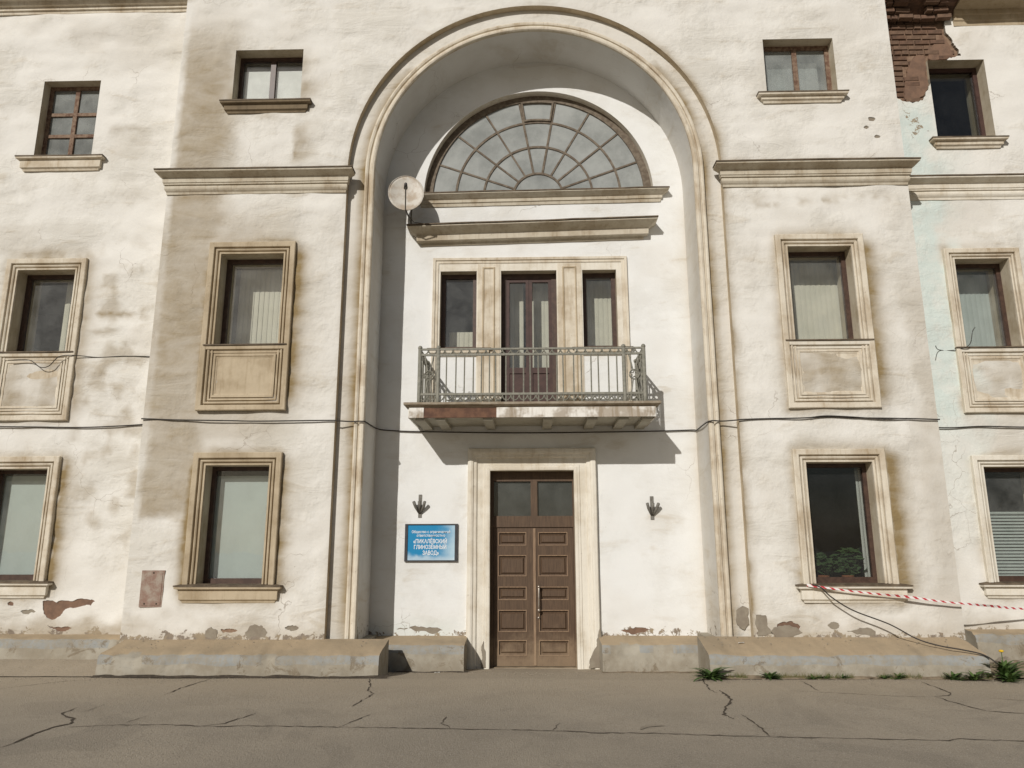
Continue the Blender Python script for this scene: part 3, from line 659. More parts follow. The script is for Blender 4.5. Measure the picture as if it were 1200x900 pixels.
bc = moulding('main_cornice', 6.085, 7.499, [(0, 10.90), (.02, 10.91), (.10, 11.02), (.40, 11.13), (.42, 11.30), (0, 11.40)], WY+.03, 'brick3', B, (False, False), .06, j=.03); bc['label'] = 'broken brown cornice with its plaster gone'
for r_, (z, out) in enumerate(((10.86, .05), (10.955, .11), (11.05, .22), (11.145, .38), (11.24, .44))):
    x = 6.10+(.06 if r_ % 2 else 0)
    while x < 7.46:
        Lb = .255 if rnd.random() < .5 else .122; mk = (round(Lb, 3), rnd.choice(('brick', 'brick2', 'brick3', 'brick3')))
        if rnd.random() < .86 and x+Lb < 7.52:
            if mk not in proto: o = brick_mesh(Lb).build('brick', mk[1], bc); proto[mk] = o.data
            else: o = bpy.data.objects.new('brick', proto[mk]); COL.objects.link(o); o.parent = bc
            o.location = (x+Lb/2, WY+.03-out+jit(.02), z+jit(.006)); o.rotation_euler = (jit(.05), jit(.03), jit(.05)); o.scale = (1, 3.0, 1)
        x += Lb+.012
mb = MB(); mb.add([(-13, .2, 11.75), (-6.05, .2, 11.75), (-6.05, 6.5, 13.4), (-13, 6.5, 13.4)], [(0, 1, 2, 3)])
mb.add([(6.05, .2, 11.3), (13, .2, 11.3), (13, 6.5, 13.0), (6.05, 6.5, 13.0)], [(0, 1, 2, 3)])
mb.add([(-6.1, 0, 12.75), (6.1, 0, 12.75), (6.1, 6.5, 14.5), (-6.1, 6.5, 14.5)], [(0, 1, 2, 3)])
mb.build('roof', 'roof', B)
mb = MB()   # rooms behind the windows
mb.add([(-13, 6.5, -.1), (13, 6.5, -.1), (13, 6.5, 14.5), (-13, 6.5, 14.5)], [(0, 1, 2, 3)])
for X in (-13, 13): mb.add([(X, WY, -.1), (X, 6.5, -.1), (X, 6.5, 14.5), (X, WY, 14.5)], [(0, 1, 2, 3)])
for z in (0.3, 3.5, 7.6, 11.6):
    for a, b, y0 in ((-13, -6.05, WY+.05), (-6.05, -3.2, .05), (-3.2, -2.72, .16), (-2.72, 2.74, RY+.3), (2.74, 3.2, .16), (3.2, 6.05, .05), (6.05, 13, WY+.08)): mb.box(a, b, y0, 6.49, z-.12, z)
for X in (-6.05, -2.75, 2.77, 6.05): mb.box(X-.03, X+.03, 1.0 if abs(X) > 6 else (1.03), 6.48, -.1, 11.6)
for X in (-2.75, 2.77): mb.box(X-.03, X+.03, .15, 1.03, -.1, 7.9)
mb.build('room', 'room', B)

# ------------------------------------------------------------------ string courses
SC = [(0, 7.42), (.025, 7.42), (.03, 7.455), (.05, 7.475), (.065, 7.50), (.068, 7.525), (.06, 7.55), (.06, 7.565), (.085, 7.57), (.085, 7.59), (.10, 7.60), (.105, 7.68), (.13, 7.69), (.23, 7.735), (.235, 7.755), (0, 7.775)]
def flashing(x0, x1, z, out, yw, ends=(True, True), tilt=0.0, parent=None, ek=1.0):
    return moulding('flashing', x0, x1, [(0, z), (out, z-.012), (out, z+.008), (0, z+.03)], yw, 'flash', parent or B, ends, .4, .006, tilt, ek=ek)
s = moulding('string_course', -6.06, -3.10, SC, 0.0, 'cornice', B, ek=.65); flashing(-6.06, -3.10, 7.776, .245, 0, parent=s, ek=.65)
s = moulding('string_course', 3.11, 6.05, SC, 0.0, 'cornice', B, ek=.65); flashing(3.11, 6.05, 7.776, .245, 0, parent=s, ek=.65)
s = moulding('string_course', 6.09, 13, [(o*.9, z-.035) for o, z in SC], WY, 'trim_light', B, (False, False)); flashing(6.09, 13, 7.742, .22, WY, (False, False), parent=s)

# ------------------------------------------------------------------ windows
ARCHI = [(0, 0), (0, .034), (.026, .036), (.032, .004), (.044, .004), (.050, .040), (.066, .050), (.080, .046), (.086, .012), (.100, .012), (.106, .060), (.112, .066), (.180, .070), (.19, .062), (.192, 0)]
def reveal(x0, x1, z0, z1, ya, yb, parent, m='reveal', zsill=True):
    mb = MB(); q = 0.0015
    for fr in ([(x0, z0), (x0, z1)], [(x0, z1), (x1, z1)], [(x1, z1), (x1, z0)], [(x1, z0), (x0, z0)]):
        (a, b), (c, d) = fr; mb.add([(a, ya, b), (a, yb, b), (c, yb, d), (c, ya, d)], [(0, 1, 2, 3)])
    return mb.build('reveal', m, parent)
def window(key, nx=1, transoms=(), frame='frame', glass='glass', fw_=.07, depth=.22, rdepth=.62, mull=.05, op=None, label=None, mullmat=None, bottom=None):
    x0, x1, z0, z1, Y = op or OPEN[key]
    y = Y+depth; mb = MB(); fb = bottom or fw_
    mb.box(x0, x0+fw_, y, y+.08, z0, z1); mb.box(x1-fw_, x1, y, y+.08, z0, z1)
    mb.box(x0+fw_, x1-fw_, y+.001, y+.079, z1-fw_, z1); mb.box(x0+fw_, x1-fw_, y+.001, y+.079, z0, z0+fb)
    # slim sash bead inside the frame
    e = .018
    W = mb.build('window', frame, B)
    if label: W['label'] = label
    ix0, ix1, iz0, iz1 = x0+fw_, x1-fw_, z0+fb, z1-fw_
    zs_ = [iz0] + [iz0+(iz1-iz0)*t for t in transoms] + [iz1]
    xs_ = [ix0+(ix1-ix0)*i/nx for i in range(nx+1)]
    for x in xs_[1:-1]: MB().box(x-mull/2, x+mull/2, y+.004, y+.072, iz0, iz1).build('mullion', mullmat or frame, W)
    for z in zs_[1:-1]: MB().box(ix0, ix1, y+.008, y+.068, z-mull*.42, z+mull*.42).build('transom', frame, W)
    for i in range(nx):
        for j in range(len(zs_)-1):
            a, b = xs_[i]+(mull/2 if i else 0), xs_[i+1]-(mull/2 if i < nx-1 else 0)
            c, d = zs_[j]+(mull*.42 if j else 0), zs_[j+1]-(mull*.42 if j < len(zs_)-2 else 0)
            t = jit(.004)
            m_ = MB(); m_.add([(a, y+.036+t, c), (b, y+.036-t, c), (b, y+.036-t, d), (a, y+.036+t, d), (a, y+.040+t, c), (b, y+.040-t, c), (b, y+.040-t, d), (a, y+.040+t, d)], [(0, 1, 2, 3), (5, 4, 7, 6), (0, 4, 5, 1), (1, 5, 6, 2), (2, 6, 7, 3), (3, 7, 4, 0)])
            m_.build('pane', glass, W)
    r = reveal(x0, x1, z0, z1, Y, Y+rdepth, W)
    return W
def vblind(W, x0, x1, z0, z1, Y, m='blind_cream', step=.085, ang=-.13, name='vertical_blind'):
    mb = MB(); n = int((x1-x0)/step)
    for i in range(n):
        x = x0+step*(i+.5); a = ang+jit(.06); dx, dy = math.cos(a)*step*.56, math.sin(a)*step*.56
        p = [(x-dx, Y-dy), (x-dx*.33, Y-dy*.33-.006), (x+dx*.33, Y+dy*.33-.006), (x+dx, Y+dy)]
        v = [(a_, b_, z0) for a_, b_ in p]+[(a_, b_, z1) for a_, b_ in p]
        mb.add(v, [(k, k+1, k+5, k+4) for k in range(3)])
    return mb.build(name, m, W)
def hblind(W, x0, x1, z0, z1, Y, m='blind_green', step=.05):
    mb = MB(); z = z0
    while z < z1:
        mb.add([(x0, Y-.018, z), (x1, Y-.018, z), (x1, Y+.018, z+.036), (x0, Y+.018, z+.036)], [(0, 1, 2, 3)]); z += step
    mb.box(x0, x1, Y-.025, Y+.025, z1, z1+.03)
    return mb.build('slatted_blind', m, W)
def sill_big(W, x0, x1, zt, yw, m='trim_light', h=.21):
    prof = [(0, zt-h), (.03, zt-h), (.04, zt-h+.03), (.07, zt-h+.05), (.075, zt-.05), (.125, zt-.04), (.13, zt-.012), (0, zt)]
    s_ = moulding('sill', x0+.11, x1-.11, prof, yw, m, W)
    flashing(x0+.11, x1-.11, zt+.002, .137, yw, parent=W)
    return s_
def sill_mid(W, x0, x1, zt, yw, m='trim'):
    prof = [(0, zt-.13), (.02, zt-.13), (.025, zt-.085), (.06, zt-.075), (.065, zt-.02), (0, zt-.005)]
    moulding('sill', x0, x1, prof, yw-.001, m, W); flashing(x0-.015, x1+.015, zt-.004, .085, yw, parent=W)
def apron(W, x0, x1, z0, z1, yw, m):
    surround('apron_moulding', x0+.08, x1-.08, z0+.08, z1-.08, [(0, 0), (0, .012), (.02, .016), (.03, .03), (.06, .032), (.06, 0)], yw, m, W, seed=x0)
    v = [(x0, yw-.008, z0), (x1, yw-.008, z0), (x1, yw-.008, z1), (x0, yw-.008, z1)]
    return link('apron_panel', v, [(0, 1, 2, 3)], m, W)
def arch_around(W, key, zbot, m, yw, wd=None):
    x0, x1, z0, z1, Y = OPEN[key]
    pr = ARCHI if not wd else [(d*wd/.19, o) for d, o in ARCHI]
    if zbot is None: surround('surround', x0, x1, z0, z1, pr, yw, m, W, 3, seed=x0*3)
    else: surround('surround', x0, x1, zbot, z1, pr, yw, m, W, 4, seed=x0*3)

# --- left bay
W = window('LU', 2, (), label='small two-pane upper window backed by a flat white sheet', fw_=.06, mull=.09); sill_big(W, -5.26, -3.76, 9.09, 0, 'trim_dark', .19)
MB().box(-5.09, -3.99, .292, .296, 9.15, 9.92).build('roller_blind', 'curtain', W)  # flat white sheet set close behind both panes
W = window('LM', 1, label='middle window on the tan stained left bay'); arch_around(W, 'LM', 3.965, 'trim_brown', 0); sill_mid(W, -5.11, -3.99, 4.83, 0, 'trim_brown')
apron(W, -5.065, -4.04, 3.965, 4.70, 0, 'trim_brown'); vblind(W, -5.0, -4.05, 4.75, 6.45, .66)
W = window('LL', 1, label='lower left bay window with a pale roller blind', fw_=.06, bottom=.09); arch_around(W, 'LL', None, 'trim_brown', 0); sill_big(W, -5.28, -3.75, 1.15, 0, 'trim_brown', .24)
MB().box(-4.98, -4.08, .34, .345, 1.22, 2.80).build('roller_blind', 'blind_grey', W)
# --- right bay
W = window('RU', 2, (), 'oldwood', 'glass_dirty', .07, .2, mull=.08, label='small upper window with worn reddish frame'); sill_big(W, 3.78, 5.22, 9.075, 0, 'trim', .15)
vblind(W, 4.0, 5.1, 9.1, 10.0, .45, 'curtain', .10, .1, 'curtain')
W = window('RM', 1, label='middle right bay window with vertical blinds'); arch_around(W, 'RM', 3.94, 'trim', 0); sill_mid(W, 3.98, 5.13, 4.82, 0, 'trim_light')
a = apron(W, 4.045, 5.05, 3.94, 4.69, 0, 'trim'); vblind(W, 4.1, 5.3, 4.75, 6.45, .66)
blob('plaster_chip', [(4.20, 4.49), (4.32, 4.46), (4.45, 4.49), (4.60, 4.50), (4.58, 4.44), (4.42, 4.43), (4.36, 4.36), (4.28, 4.39)], -.009, .004, 'chip', W)
W = window('RL', 1, (), 'frame', 'glass_dark', .06, .2, label='lower right bay window with a dark room and plants', bottom=.09); arch_around(W, 'RL', None, 'trim', 0); sill_big(W, 3.77, 5.34, 1.155, 0, 'trim_light', .245)
vblind(W, 4.93, 5.08, 1.25, 2.85, .40, 'curtain', .05, .3, 'curtain')
# --- left wing
W = window('WLU', 2, (.34, .645), 'oldwood', 'glass_dirty', .06, .18, mull=.075, label='upper left wing window of six small panes'); sill_big(W, -9.02, -7.52, 8.40, WY, 'trim', .24)
W = window('WLM', 1, label='middle left wing window'); arch_around(W, 'WLM', 3.91, 'trim', WY); sill_mid(W, -8.82, -7.70, 4.87, WY, 'trim')
apron(W, -8.76, -7.765, 3.91, 4.74, WY, 'trim'); vblind(W, -8.3, -7.7, 4.8, 6.4, WY+.62)
W = window('WLL', 1, label='lower left wing window with grey roller blind', fw_=.06, bottom=.09); arch_around(W, 'WLL', None, 'trim', WY); sill_big(W, -9.05, -7.51, 1.185, WY, 'trim_light', .24)
MB().box(-8.72, -7.84, WY+.34, WY+.345, 1.27, 2.86).build('roller_blind', 'blind_grey', W)
# --- right wing
W = window('WRU', 1, (), 'maroon', 'glass_dark', .07, .24, label='upper right wing window, dark, beside bare brick'); sill_big(W, 6.82, 8.05, 8.49, WY, 'trim', .16)
W = window('WRM', 1, label='middle right wing window with greenish blinds'); arch_around(W, 'WRM', 3.92, 'trim', WY, .17); sill_mid(W, 6.86, 7.88, 4.815, WY, 'trim_light')
apron(W, 6.935, 7.815, 3.92, 4.68, WY, 'trim'); vblind(W, 7.0, 8.2, 4.75, 6.4, WY+.62, 'blind_green')
W = window('WRL', 1, (), 'frame', 'glass', .06, .2, label='lower right wing window half covered by a slatted blind', bottom=.09); arch_around(W, 'WRL', None, 'trim_light', WY, .17); sill_big(W, 6.67, 8.15, 1.15, WY, 'trim_light', .21)
hblind(W, 7.06, 7.9, 1.24, 2.20, WY+.36)
MB().box(7.0, 7.07, WY+.34, WY+.40, 1.25, 2.5).build('curtain', 'blind_grey', W)

# --- fanlight
lw = MB(); yg = RY+.16
def arc_bar(mb, r0, r1, y0, y1, a0=0, a1=PI, n=40, zz=0.0):
    v = []; f = []
    for i in range(n+1):
        a = a0+(a1-a0)*i/n
        for r, y in ((r0, y0), (r1, y0), (r1, y1), (r0, y1)): v.append((LC+r*math.cos(a), y, LZ+.03+zz+r*math.sin(a)))
    for i in range(n):
        for k in range(4): f.append((i*4+k, i*4+(k+1) % 4, (i+1)*4+(k+1) % 4, (i+1)*4+k))
    f += [(0, 1, 2, 3), (n*4+3, n*4+2, n*4+1, n*4)]
    mb.add(v, f)
RR = [0.45, 0.98, 1.48, 1.90]
arc_bar(lw, 1.90, 2.045, yg-.012, yg+.06); lw.box(LC-2.02, LC+2.02, yg-.031, yg+.059, LZ-.03, LZ+.035)
FW = lw.build('fanlight', 'lunwood', B); FW['label'] = 'half-round fanlight of dusty radial panes'
for r in RR[:3]: m_ = MB(); arc_bar(m_, r-.019, r+.019, yg, yg+.045); m_.build('ring_bar', 'lunwood', FW)
for i in range(1, 9):
    a = PI*i/9; c_, s_ = math.cos(a), math.sin(a); wd = .016 if i not in (4, 5) else .019; m_ = MB()
    px, pz = -s_*wd, c_*wd; v = []
    for y in (yg+.003, yg+.042):
        for r, q in ((.44, -1), (1.905, -1), (1.905, 1), (.44, 1)): v.append((LC+r*c_+px*q, y, LZ+.03+r*s_+pz*q))
    m_.add(v, [(0, 1, 2, 3), (7, 6, 5, 4), (0, 4, 5, 1), (1, 5, 6, 2), (2, 6, 7, 3), (3, 7, 4, 0)]); m_.build('spoke_bar', 'lunwood', FW)
m_ = MB()   # hinged vent light in the top sector
a0, a1 = PI*4/9, PI*5/9
arc_bar(m_, 1.50, 1.535, yg-.025, yg+.02, a0+.012, a1-.012, 6); arc_bar(m_, 1.87, 1.90, yg-.025, yg+.02, a0+.012, a1-.012, 6)
arc_bar(m_, 1.535, 1.87, yg-.025, yg+.02, a0+.012, a0+.03, 1); arc_bar(m_, 1.535, 1.87, yg-.025, yg+.02, a1-.03, a1-.012, 1)
m_.build('vent_sash', 'lunwood', FW)
def pane_arc(r0, r1, a0, a1, n=6):
    v = []; t = jit(.004); t2 = jit(.004)
    for y in (yg+.018, yg+.022):
        for i in range(n+1):
            a = a0+(a1-a0)*i/n
            for r in (r0, r1): v.append((LC+r*math.cos(a), y+t*(i/n-.5)+t2*(r-r0), LZ+.03+r*math.sin(a)))
    k = 2*(n+1); f = []
    for i in range(n):
        f.append((2*i, 2*i+2, 2*i+3, 2*i+1)); f.append((k+2*i, k+2*i+1, k+2*i+3, k+2*i+2))
    link('pane', v, f, 'glass_dusty', FW)
pane_arc(0.001, RR[0], 0, PI, 16)
for j in range(3):
    for i in range(9): pane_arc(RR[j]+.018, RR[j+1]-.018 if j < 2 else 1.905, PI*i/9+.012, PI*(i+1)/9-.012)
v = []
for i in range(49):
    a = PI-PI*i/48
    v += [(LC+LR*math.cos(a), RY, LZ+LR*math.sin(a)), (LC+LR*math.cos(a), RY+.62, LZ+LR*math.sin(a))]
link('reveal', v, [(2*i, 2*i+2, 2*i+3, 2*i+1) for i in range(48)], 'trim_light', FW, True)
MB().box(LC-LR, LC+LR, RY, RY+.62, LZ-.05, LZ-.021).build('sill_bed', 'reveal', FW)
moulding('sill', LC-LR-.02, LC+LR+.09, [(0, 7.62), (.02, 7.62), (.03, 7.67), (.05, 7.68), (.055, 7.73), (.08, 7.745), (.16, 7.80), (.16, 7.812), (0, 7.83)], RY, 'cornice', FW, tilt=.012)
flashing(LC-LR-.02, LC+LR+.09, 7.832, .168, RY, tilt=.012, parent=FW)
# cornice hood over the balcony door
s = moulding('hood_cornice', -1.93, 1.90, [(0, 6.90), (.03, 6.90), (.035, 6.94), (.07, 6.955), (.125, 6.96), (.13, 7.035), (.13, 7.06), (.16, 7.08), (.30, 7.15), (.305, 7.165), (0, 7.19)], RY, 'cornice', B, tilt=.022, ek=.8)
flashing(-1.93, 1.90, 7.192, .315, RY, tilt=.022, parent=s, ek=.8)
# --- balcony door with its two side lights, in one moulded frame
TX0, TX1, TZ = -1.742, 1.62, 6.625
surround('architrave', TX0+.10, TX1-.10, 3.86, TZ-.10, [(0, 0), (0, .02), (.01, .026), (.05, .026), (.055, .045), (.095, .048), (.10, .04), (.10, 0)], RY, 'trim', B, 3)
for a, b in ((TR['A'][1]+.02, TR['D'][0]-.02), (TR['D'][1]+.02, TR['C'][0]-.02)):
    pil = MB().box(a, b, RY-.022, RY-.0005, 3.86, TZ-.115).build('pilaster', 'trim', B)
    m_ = surround('panel_moulding', a+.11, b-.11, 3.95, TZ-.20, [(0, 0), (0, .012), (.018, .016), (.024, .004), (.03, 0)], RY-.022, 'trim_brown', pil, j=.002)
mb = MB(); yq = RY-.012
mb.box(TX0+.101, TX1-.101, yq, RY-.0005, TR['A'][3], TZ-.101)
mb.box(TX0+.101, TR['A'][0], yq+.0004, RY-.0005, 5.0, TR['A'][3]); mb.box(TR['C'][1], TX1-.101, yq+.0004, RY-.0005, 5.0, TR['C'][3])
mb.box(TR['A'][1], TR['A'][1]+.0195, yq+.0004, RY-.0005, 3.86, TR['A'][3]); mb.box(TR['D'][0]-.0195, TR['D'][0], yq+.0004, RY-.0005, 3.86, TR['A'][3])
mb.box(TR['D'][1], TR['D'][1]+.0195, yq+.0004, RY-.0005, 3.86, TR['A'][3]); mb.box(TR['C'][0]-.0195, TR['C'][0], yq+.0004, RY-.0005, 3.86, TR['A'][3])
mb.build('frame_facing', 'trim_light', B)
W = window('TA', 1, (), op=TR['A']+(RY,), depth=.16, fw_=.075, rdepth=.5, label='narrow left side light of the balcony door'); sill_mid(W, TR['A'][0]-.10, TR['A'][1]+.16, 4.99, RY, 'trim')
vblind(W, -1.5, -0.95, 4.9, 5.45, RY+.55, 'blind_cream')
W = window('TC', 1, (), op=TR['C']+(RY,), depth=.16, fw_=.075, rdepth=.5, label='narrow right side light of the balcony door'); sill_mid(W, TR['C'][0]-.10, TR['C'][1]+.14, 4.99, RY, 'trim')
vblind(W, 0.9, 1.5, 4.9, 6.4, RY+.55)
x0, x1, z0, z1 = TR['D']; y = RY+.16; mb = MB(); fwd = .085
mb.box(x0, x0+fwd, y, y+.08, z0, z1); mb.box(x1-fwd, x1, y, y+.08, z0, z1); mb.box(x0+fwd, x1-fwd, y+.001, y+.079, z1-.09, z1)
D = mb.build('balcony_door', 'frame', B); D['label'] = 'maroon glazed double door onto the balcony'
xm = (x0+x1)/2
for a, b in ((x0+fwd, xm-.002), (xm+.002, x1-fwd)):
    m_ = MB(); st = .055
    m_.box(a, a+st, y+.01, y+.07, z0+.02, z1-.09); m_.box(b-st, b, y+.01, y+.07, z0+.02, z1-.09); m_.box(a+st, b-st, y+.012, y+.068, z1-.15, z1-.09)
    m_.box(a+st, b-st, y+.012, y+.068, 4.60, 4.70); m_.box(a+st, b-st, y+.03, y+.06, z0+.10, 4.60); m_.box(a+st, b-st, y+.012, y+.068, z0+.02, z0+.10)
    m_.build('door_leaf', 'maroon', D)
    MB().box(a+st, b-st, y+.038, y+.042, 4.70, z1-.15).build('pane', 'glass', D)
reveal(x0, x1, z0, z1, RY, RY+.5, D); vblind(D, x0+.12, xm-.05, 4.6, 6.4, RY+.55); vblind(D, xm+.02, x1-.02, 4.6, 6.4, RY+.55)
# --- entrance: surround and double door
sx0, sx1, sz = DO[0], DO[1], DO[3]
es = surround('door_surround', sx0, sx1, -0.145, sz, [(0, 0), (0, .05), (.02, .055), (.05, .055), (.055, .045), (.09, .045), (.095, .03), (.20, .03), (.205, .045), (.22, .06), (.26, .065), (.27, .085), (.30, .095), (.345, .09), (.36, .07), (.365, 0)], RY, 'trim_light', B, 3, .006)
blob('bare_patch', [(.80, -.12), (.99, -.12), (.992, .48), (.95, .34), (.93, .22), (.86, .10), (.82, .02)], RY-.094, .008, 'patch', es)
blob('bare_patch', [(-.86, -.12), (-.78, -.12), (-.79, .12), (-.83, .30), (-.85, .10)], RY-.052, .006, 'patch', es)
yd = RY+.20; mb = MB()
mb.box(sx0, sx0+.05, yd-.03, yd+.08, -.145, sz); mb.box(sx1-.02, sx1, yd-.03, yd+.08, -.145, sz)
mb.box(sx0+.05, sx1-.02, yd-.028, yd+.078, sz-.16, sz); mb.box(sx0+.05, sx1-.02, yd-.025, yd+.075, 2.02, 2.20)  # deep dark head also stands in for the shadow above the panes
ED = mb.build('entrance_door', 'door', B); ED['label'] = 'brown panelled double door, worn at the foot'
dx0, dx1, dm = sx0+.05, sx1-.02, -.019
m_ = MB().box(dm-.055, dm+.055, yd-.026, yd+.07, 2.20, sz-.16); m_.build('transom_post', 'door', ED)
for a, b in ((dx0, dm-.055), (dm+.055, dx1)): MB().box(a, b, yd+.02, yd+.025, 2.20, sz-.16).build('pane', 'glass_door', ED)
rows = [(1.93, 1.735), (1.565, 1.25), (1.07, .88), (.71, .395), (.25, .035)]
for a, b, pa, pb in ((dx0+.003, dm-.002, -.597, -.158), (dm+.002, dx1-.003, .054, .512)):
    lf = MB(); lf.box(a, pa, yd, yd+.05, -.13, 2.02); lf.box(pb, b, yd, yd+.05, -.13, 2.02)
    edges = [2.02]
    for t, q in rows: edges += [t, q]
    edges.append(-.13)
    for i in range(0, len(edges), 2): lf.box(pa, pb, yd+.001, yd+.049, edges[i+1], edges[i])
    lf.build('door_leaf', 'door', ED)
    for t, q in rows:
        i_ = .05; m_ = MB(); v = []
        for ins, yy in ((0, yd+.03), (.028, yd+.03), (i_, yd+.006), (i_+.001, yd+.006)):
            v += [(pa+ins, yy, q+ins), (pb-ins, yy, q+ins), (pb-ins, yy, t-ins), (pa+ins, yy, t-ins)]
        f = [(4*r_+k, 4*r_+(k+1) % 4, 4*r_+4+(k+1) % 4, 4*r_+4+k) for r_ in range(3) for k in range(4)] + [(12, 13, 14, 15)]
        m_.add(v, f); m_.build('door_panel', 'door', ED)
        surround('panel_bead', pa+.001, pb-.001, q+.001, t-.001, [(0, -.028), (-.003, .006), (.008, .007), (.011, .003), (.012, -.0005)], yd, 'dooredge', ED, j=.001)
MB().box(dm-.022, dm+.02, yd-.016, yd-.0005, -.12, 2.0).build('meeting_strip', 'dooredge', ED)
hb = MB(); hb.tube([(.045, yd-.002, 1.10), (.045, yd-.06, 1.09), (.045, yd-.075, 1.04), (.045, yd-.075, .76), (.045, yd-.06, .71), (.045, yd-.002, .70)], .014, 8)
hb.sphere((.045, yd-.07, 1.08), .026); hb.sphere((.045, yd-.07, .72), .026); hb.build('handle', 'steel', ED, True)
MB().tube([(.04, yd, .60), (.04, yd-.012, .60)], .02, 10).build('lock', 'steel', ED, True)
reveal(sx0, sx1, -.145, sz, RY, RY+.3, ED, 'reveal')
MB().box(sx0, sx1, RY+.1, RY+.5, -.25, -.135).build('threshold', 'soil', ED)

# --- balcony
P0 = RY-1.08     # tip of the slab
mb = MB(); mb.box(-1.93, 1.84, P0+.07, RY-.001, 3.66, 3.80)
BAL = mb.build('balcony', 'slab_soffit', B); BAL['label'] = 'balcony with grey iron railing and flaking fascia'
prof = [(0, 3.79), (.01, 3.79), (.02, 3.805), (.07, 3.82), (.085, 3.83), (.085, 3.865), (0, 3.875)]
def ring3(name, x0, x1, yf, prof, m, parent):   # runs round the three free sides
    v = []; n = len(prof)
    st = [lambda o, z: (x0-o, RY-.001, z), lambda o, z: (x0-o, yf-o, z)] + [(lambda o, z, t=t: (x0-o+(x1-x0+2*o)*t, yf-o+n2(t*30, z*9)*.004, z+n2(t*24, z*9, 3)*.004)) for t in [i/16 for i in range(1, 16)]] + [lambda o, z: (x1+o, yf-o, z), lambda o, z: (x1+o, RY-.001, z)]
    for s_ in st: v += [s_(o, z) for o, z in prof]
    f = [(i*n+k, (i+1)*n+k, (i+1)*n+k+1, i*n+k+1) for i in range(len(st)-1) for k in range(n-1)]
    return link(name, v, f, m, parent)
ring3('slab_edge', -1.92, 1.83, P0+.08, prof, 'lip', BAL)
MB().box(-1.915, 1.825, P0+.075, RY-.002, 3.81, 3.87).build('floor', 'slab_soffit', BAL)
yf = P0+.055
MB().box(-1.925, -1.70, yf, yf+.03, 3.635, 3.79).build('fascia', 'slab_white', BAL)
MB().box(-1.70, -.585, yf+.012, yf+.03, 3.665, 3.79).build('fascia', 'slab_red', BAL)['label'] = 'bare rusty red stretch of the fascia'
MB().box(-1.70, -.585, yf+.005, yf+.03, 3.635, 3.664).build('fascia', 'slab_red', BAL)
MB().box(-.585, 1.835, yf, yf+.03, 3.635, 3.79).build('fascia', 'slab_white', BAL)
for X in (-1.931, 1.841): MB().box(X-.012, X+.012, yf+.031, RY-.002, 3.64, 3.79).build('fascia', 'slab_white', BAL)
for X in (-1.76, -1.45, -.72, .2, .88, 1.36, 1.72): MB().box(X-.075, X+.075, yf+.06, RY-.003, 3.60, 3.659).build('joist', 'slab_soffit', BAL)
PYF = P0+.14; ZB, ZT, ZM, ZL = 3.87, 4.735, 4.645, 4.015
def post(x, y, z1=4.74, r=.031):
    m_ = MB(); m_.tube([(x, y, ZB-.005), (x, y, ZB+.05), (x, y, z1)], [r*1.15, r, r], 8); m_.sphere((x, y, z1+.022), .036)
    m_.build('post', 'rail', BAL, True)
for x in (-1.79, -1.50, 1.39, 1.70): post(x, PYF)
for x in (-1.79, 1.70): post(x, RY-.06, 4.72, .02)
for z, h in ((ZT, .014), (ZM, .016), (ZL, .017)):
    MB().box(-1.79, 1.70, PYF-.016, PYF+.016, z-h, z+h).build('rail', 'rail', BAL)
    for x in (-1.79, 1.70): MB().box(x-.0155, x+.0155, PYF+.016, RY-.04, z-h+.0006, z+h-.0006).build('rail', 'rail', BAL)
MB().box(-1.79, 1.70, PYF-.012, PYF+.012, ZB+.0, ZB+.016).build('rail', 'rail', BAL)
first = None
def baluster(x, y):
    global first
    if first is None: first = MB().tube([(0, 0, ZB), (0, 0, ZM)], .0115, 5).build('baluster', 'rail', BAL); o = first
    else: o = first.copy(); COL.objects.link(o); o.parent = BAL
    o.location = (x+jit(.006), y, 0); o.rotation_euler = (0, jit(.006), 0)
nb = 22
for i in range(1, nb): baluster(-1.50+(2.89)*i/nb, PYF)
for x in (-1.79, 1.70):
    for i in range(1, 8):
        if i in (1, 2, 3): continue
        baluster(x, PYF+(RY-.06-PYF)*i/8)
def arcs(pts_fn, n, z0, amp, name='scroll'):   # lacy half rings between the two top rails
    m_ = MB()
    for i in range(n):
        q = []
        for k in range(7):
            a = PI*k/6; q.append(pts_fn((i+.5-.5*math.cos(a))/n, z0-amp*math.sin(a)))
        m_.tube(q, .0105, 4)
    m_.build(name, 'rail', BAL)
arcs(lambda t, z: (-1.79+3.49*t, PYF, z), 27, ZT-.008, .075)
arcs(lambda t, z: (-1.79+3.49*t, PYF, z), 27, ZL-.010, .09)
for x in (-1.79, 1.70):
    arcs(lambda t, z, x=x: (x, PYF+(RY-.06-PYF)*t, z), 7, ZT-.008, .075); arcs(lambda t, z, x=x: (x, PYF+(RY-.06-PYF)*t, z), 7, ZL-.010, .09)
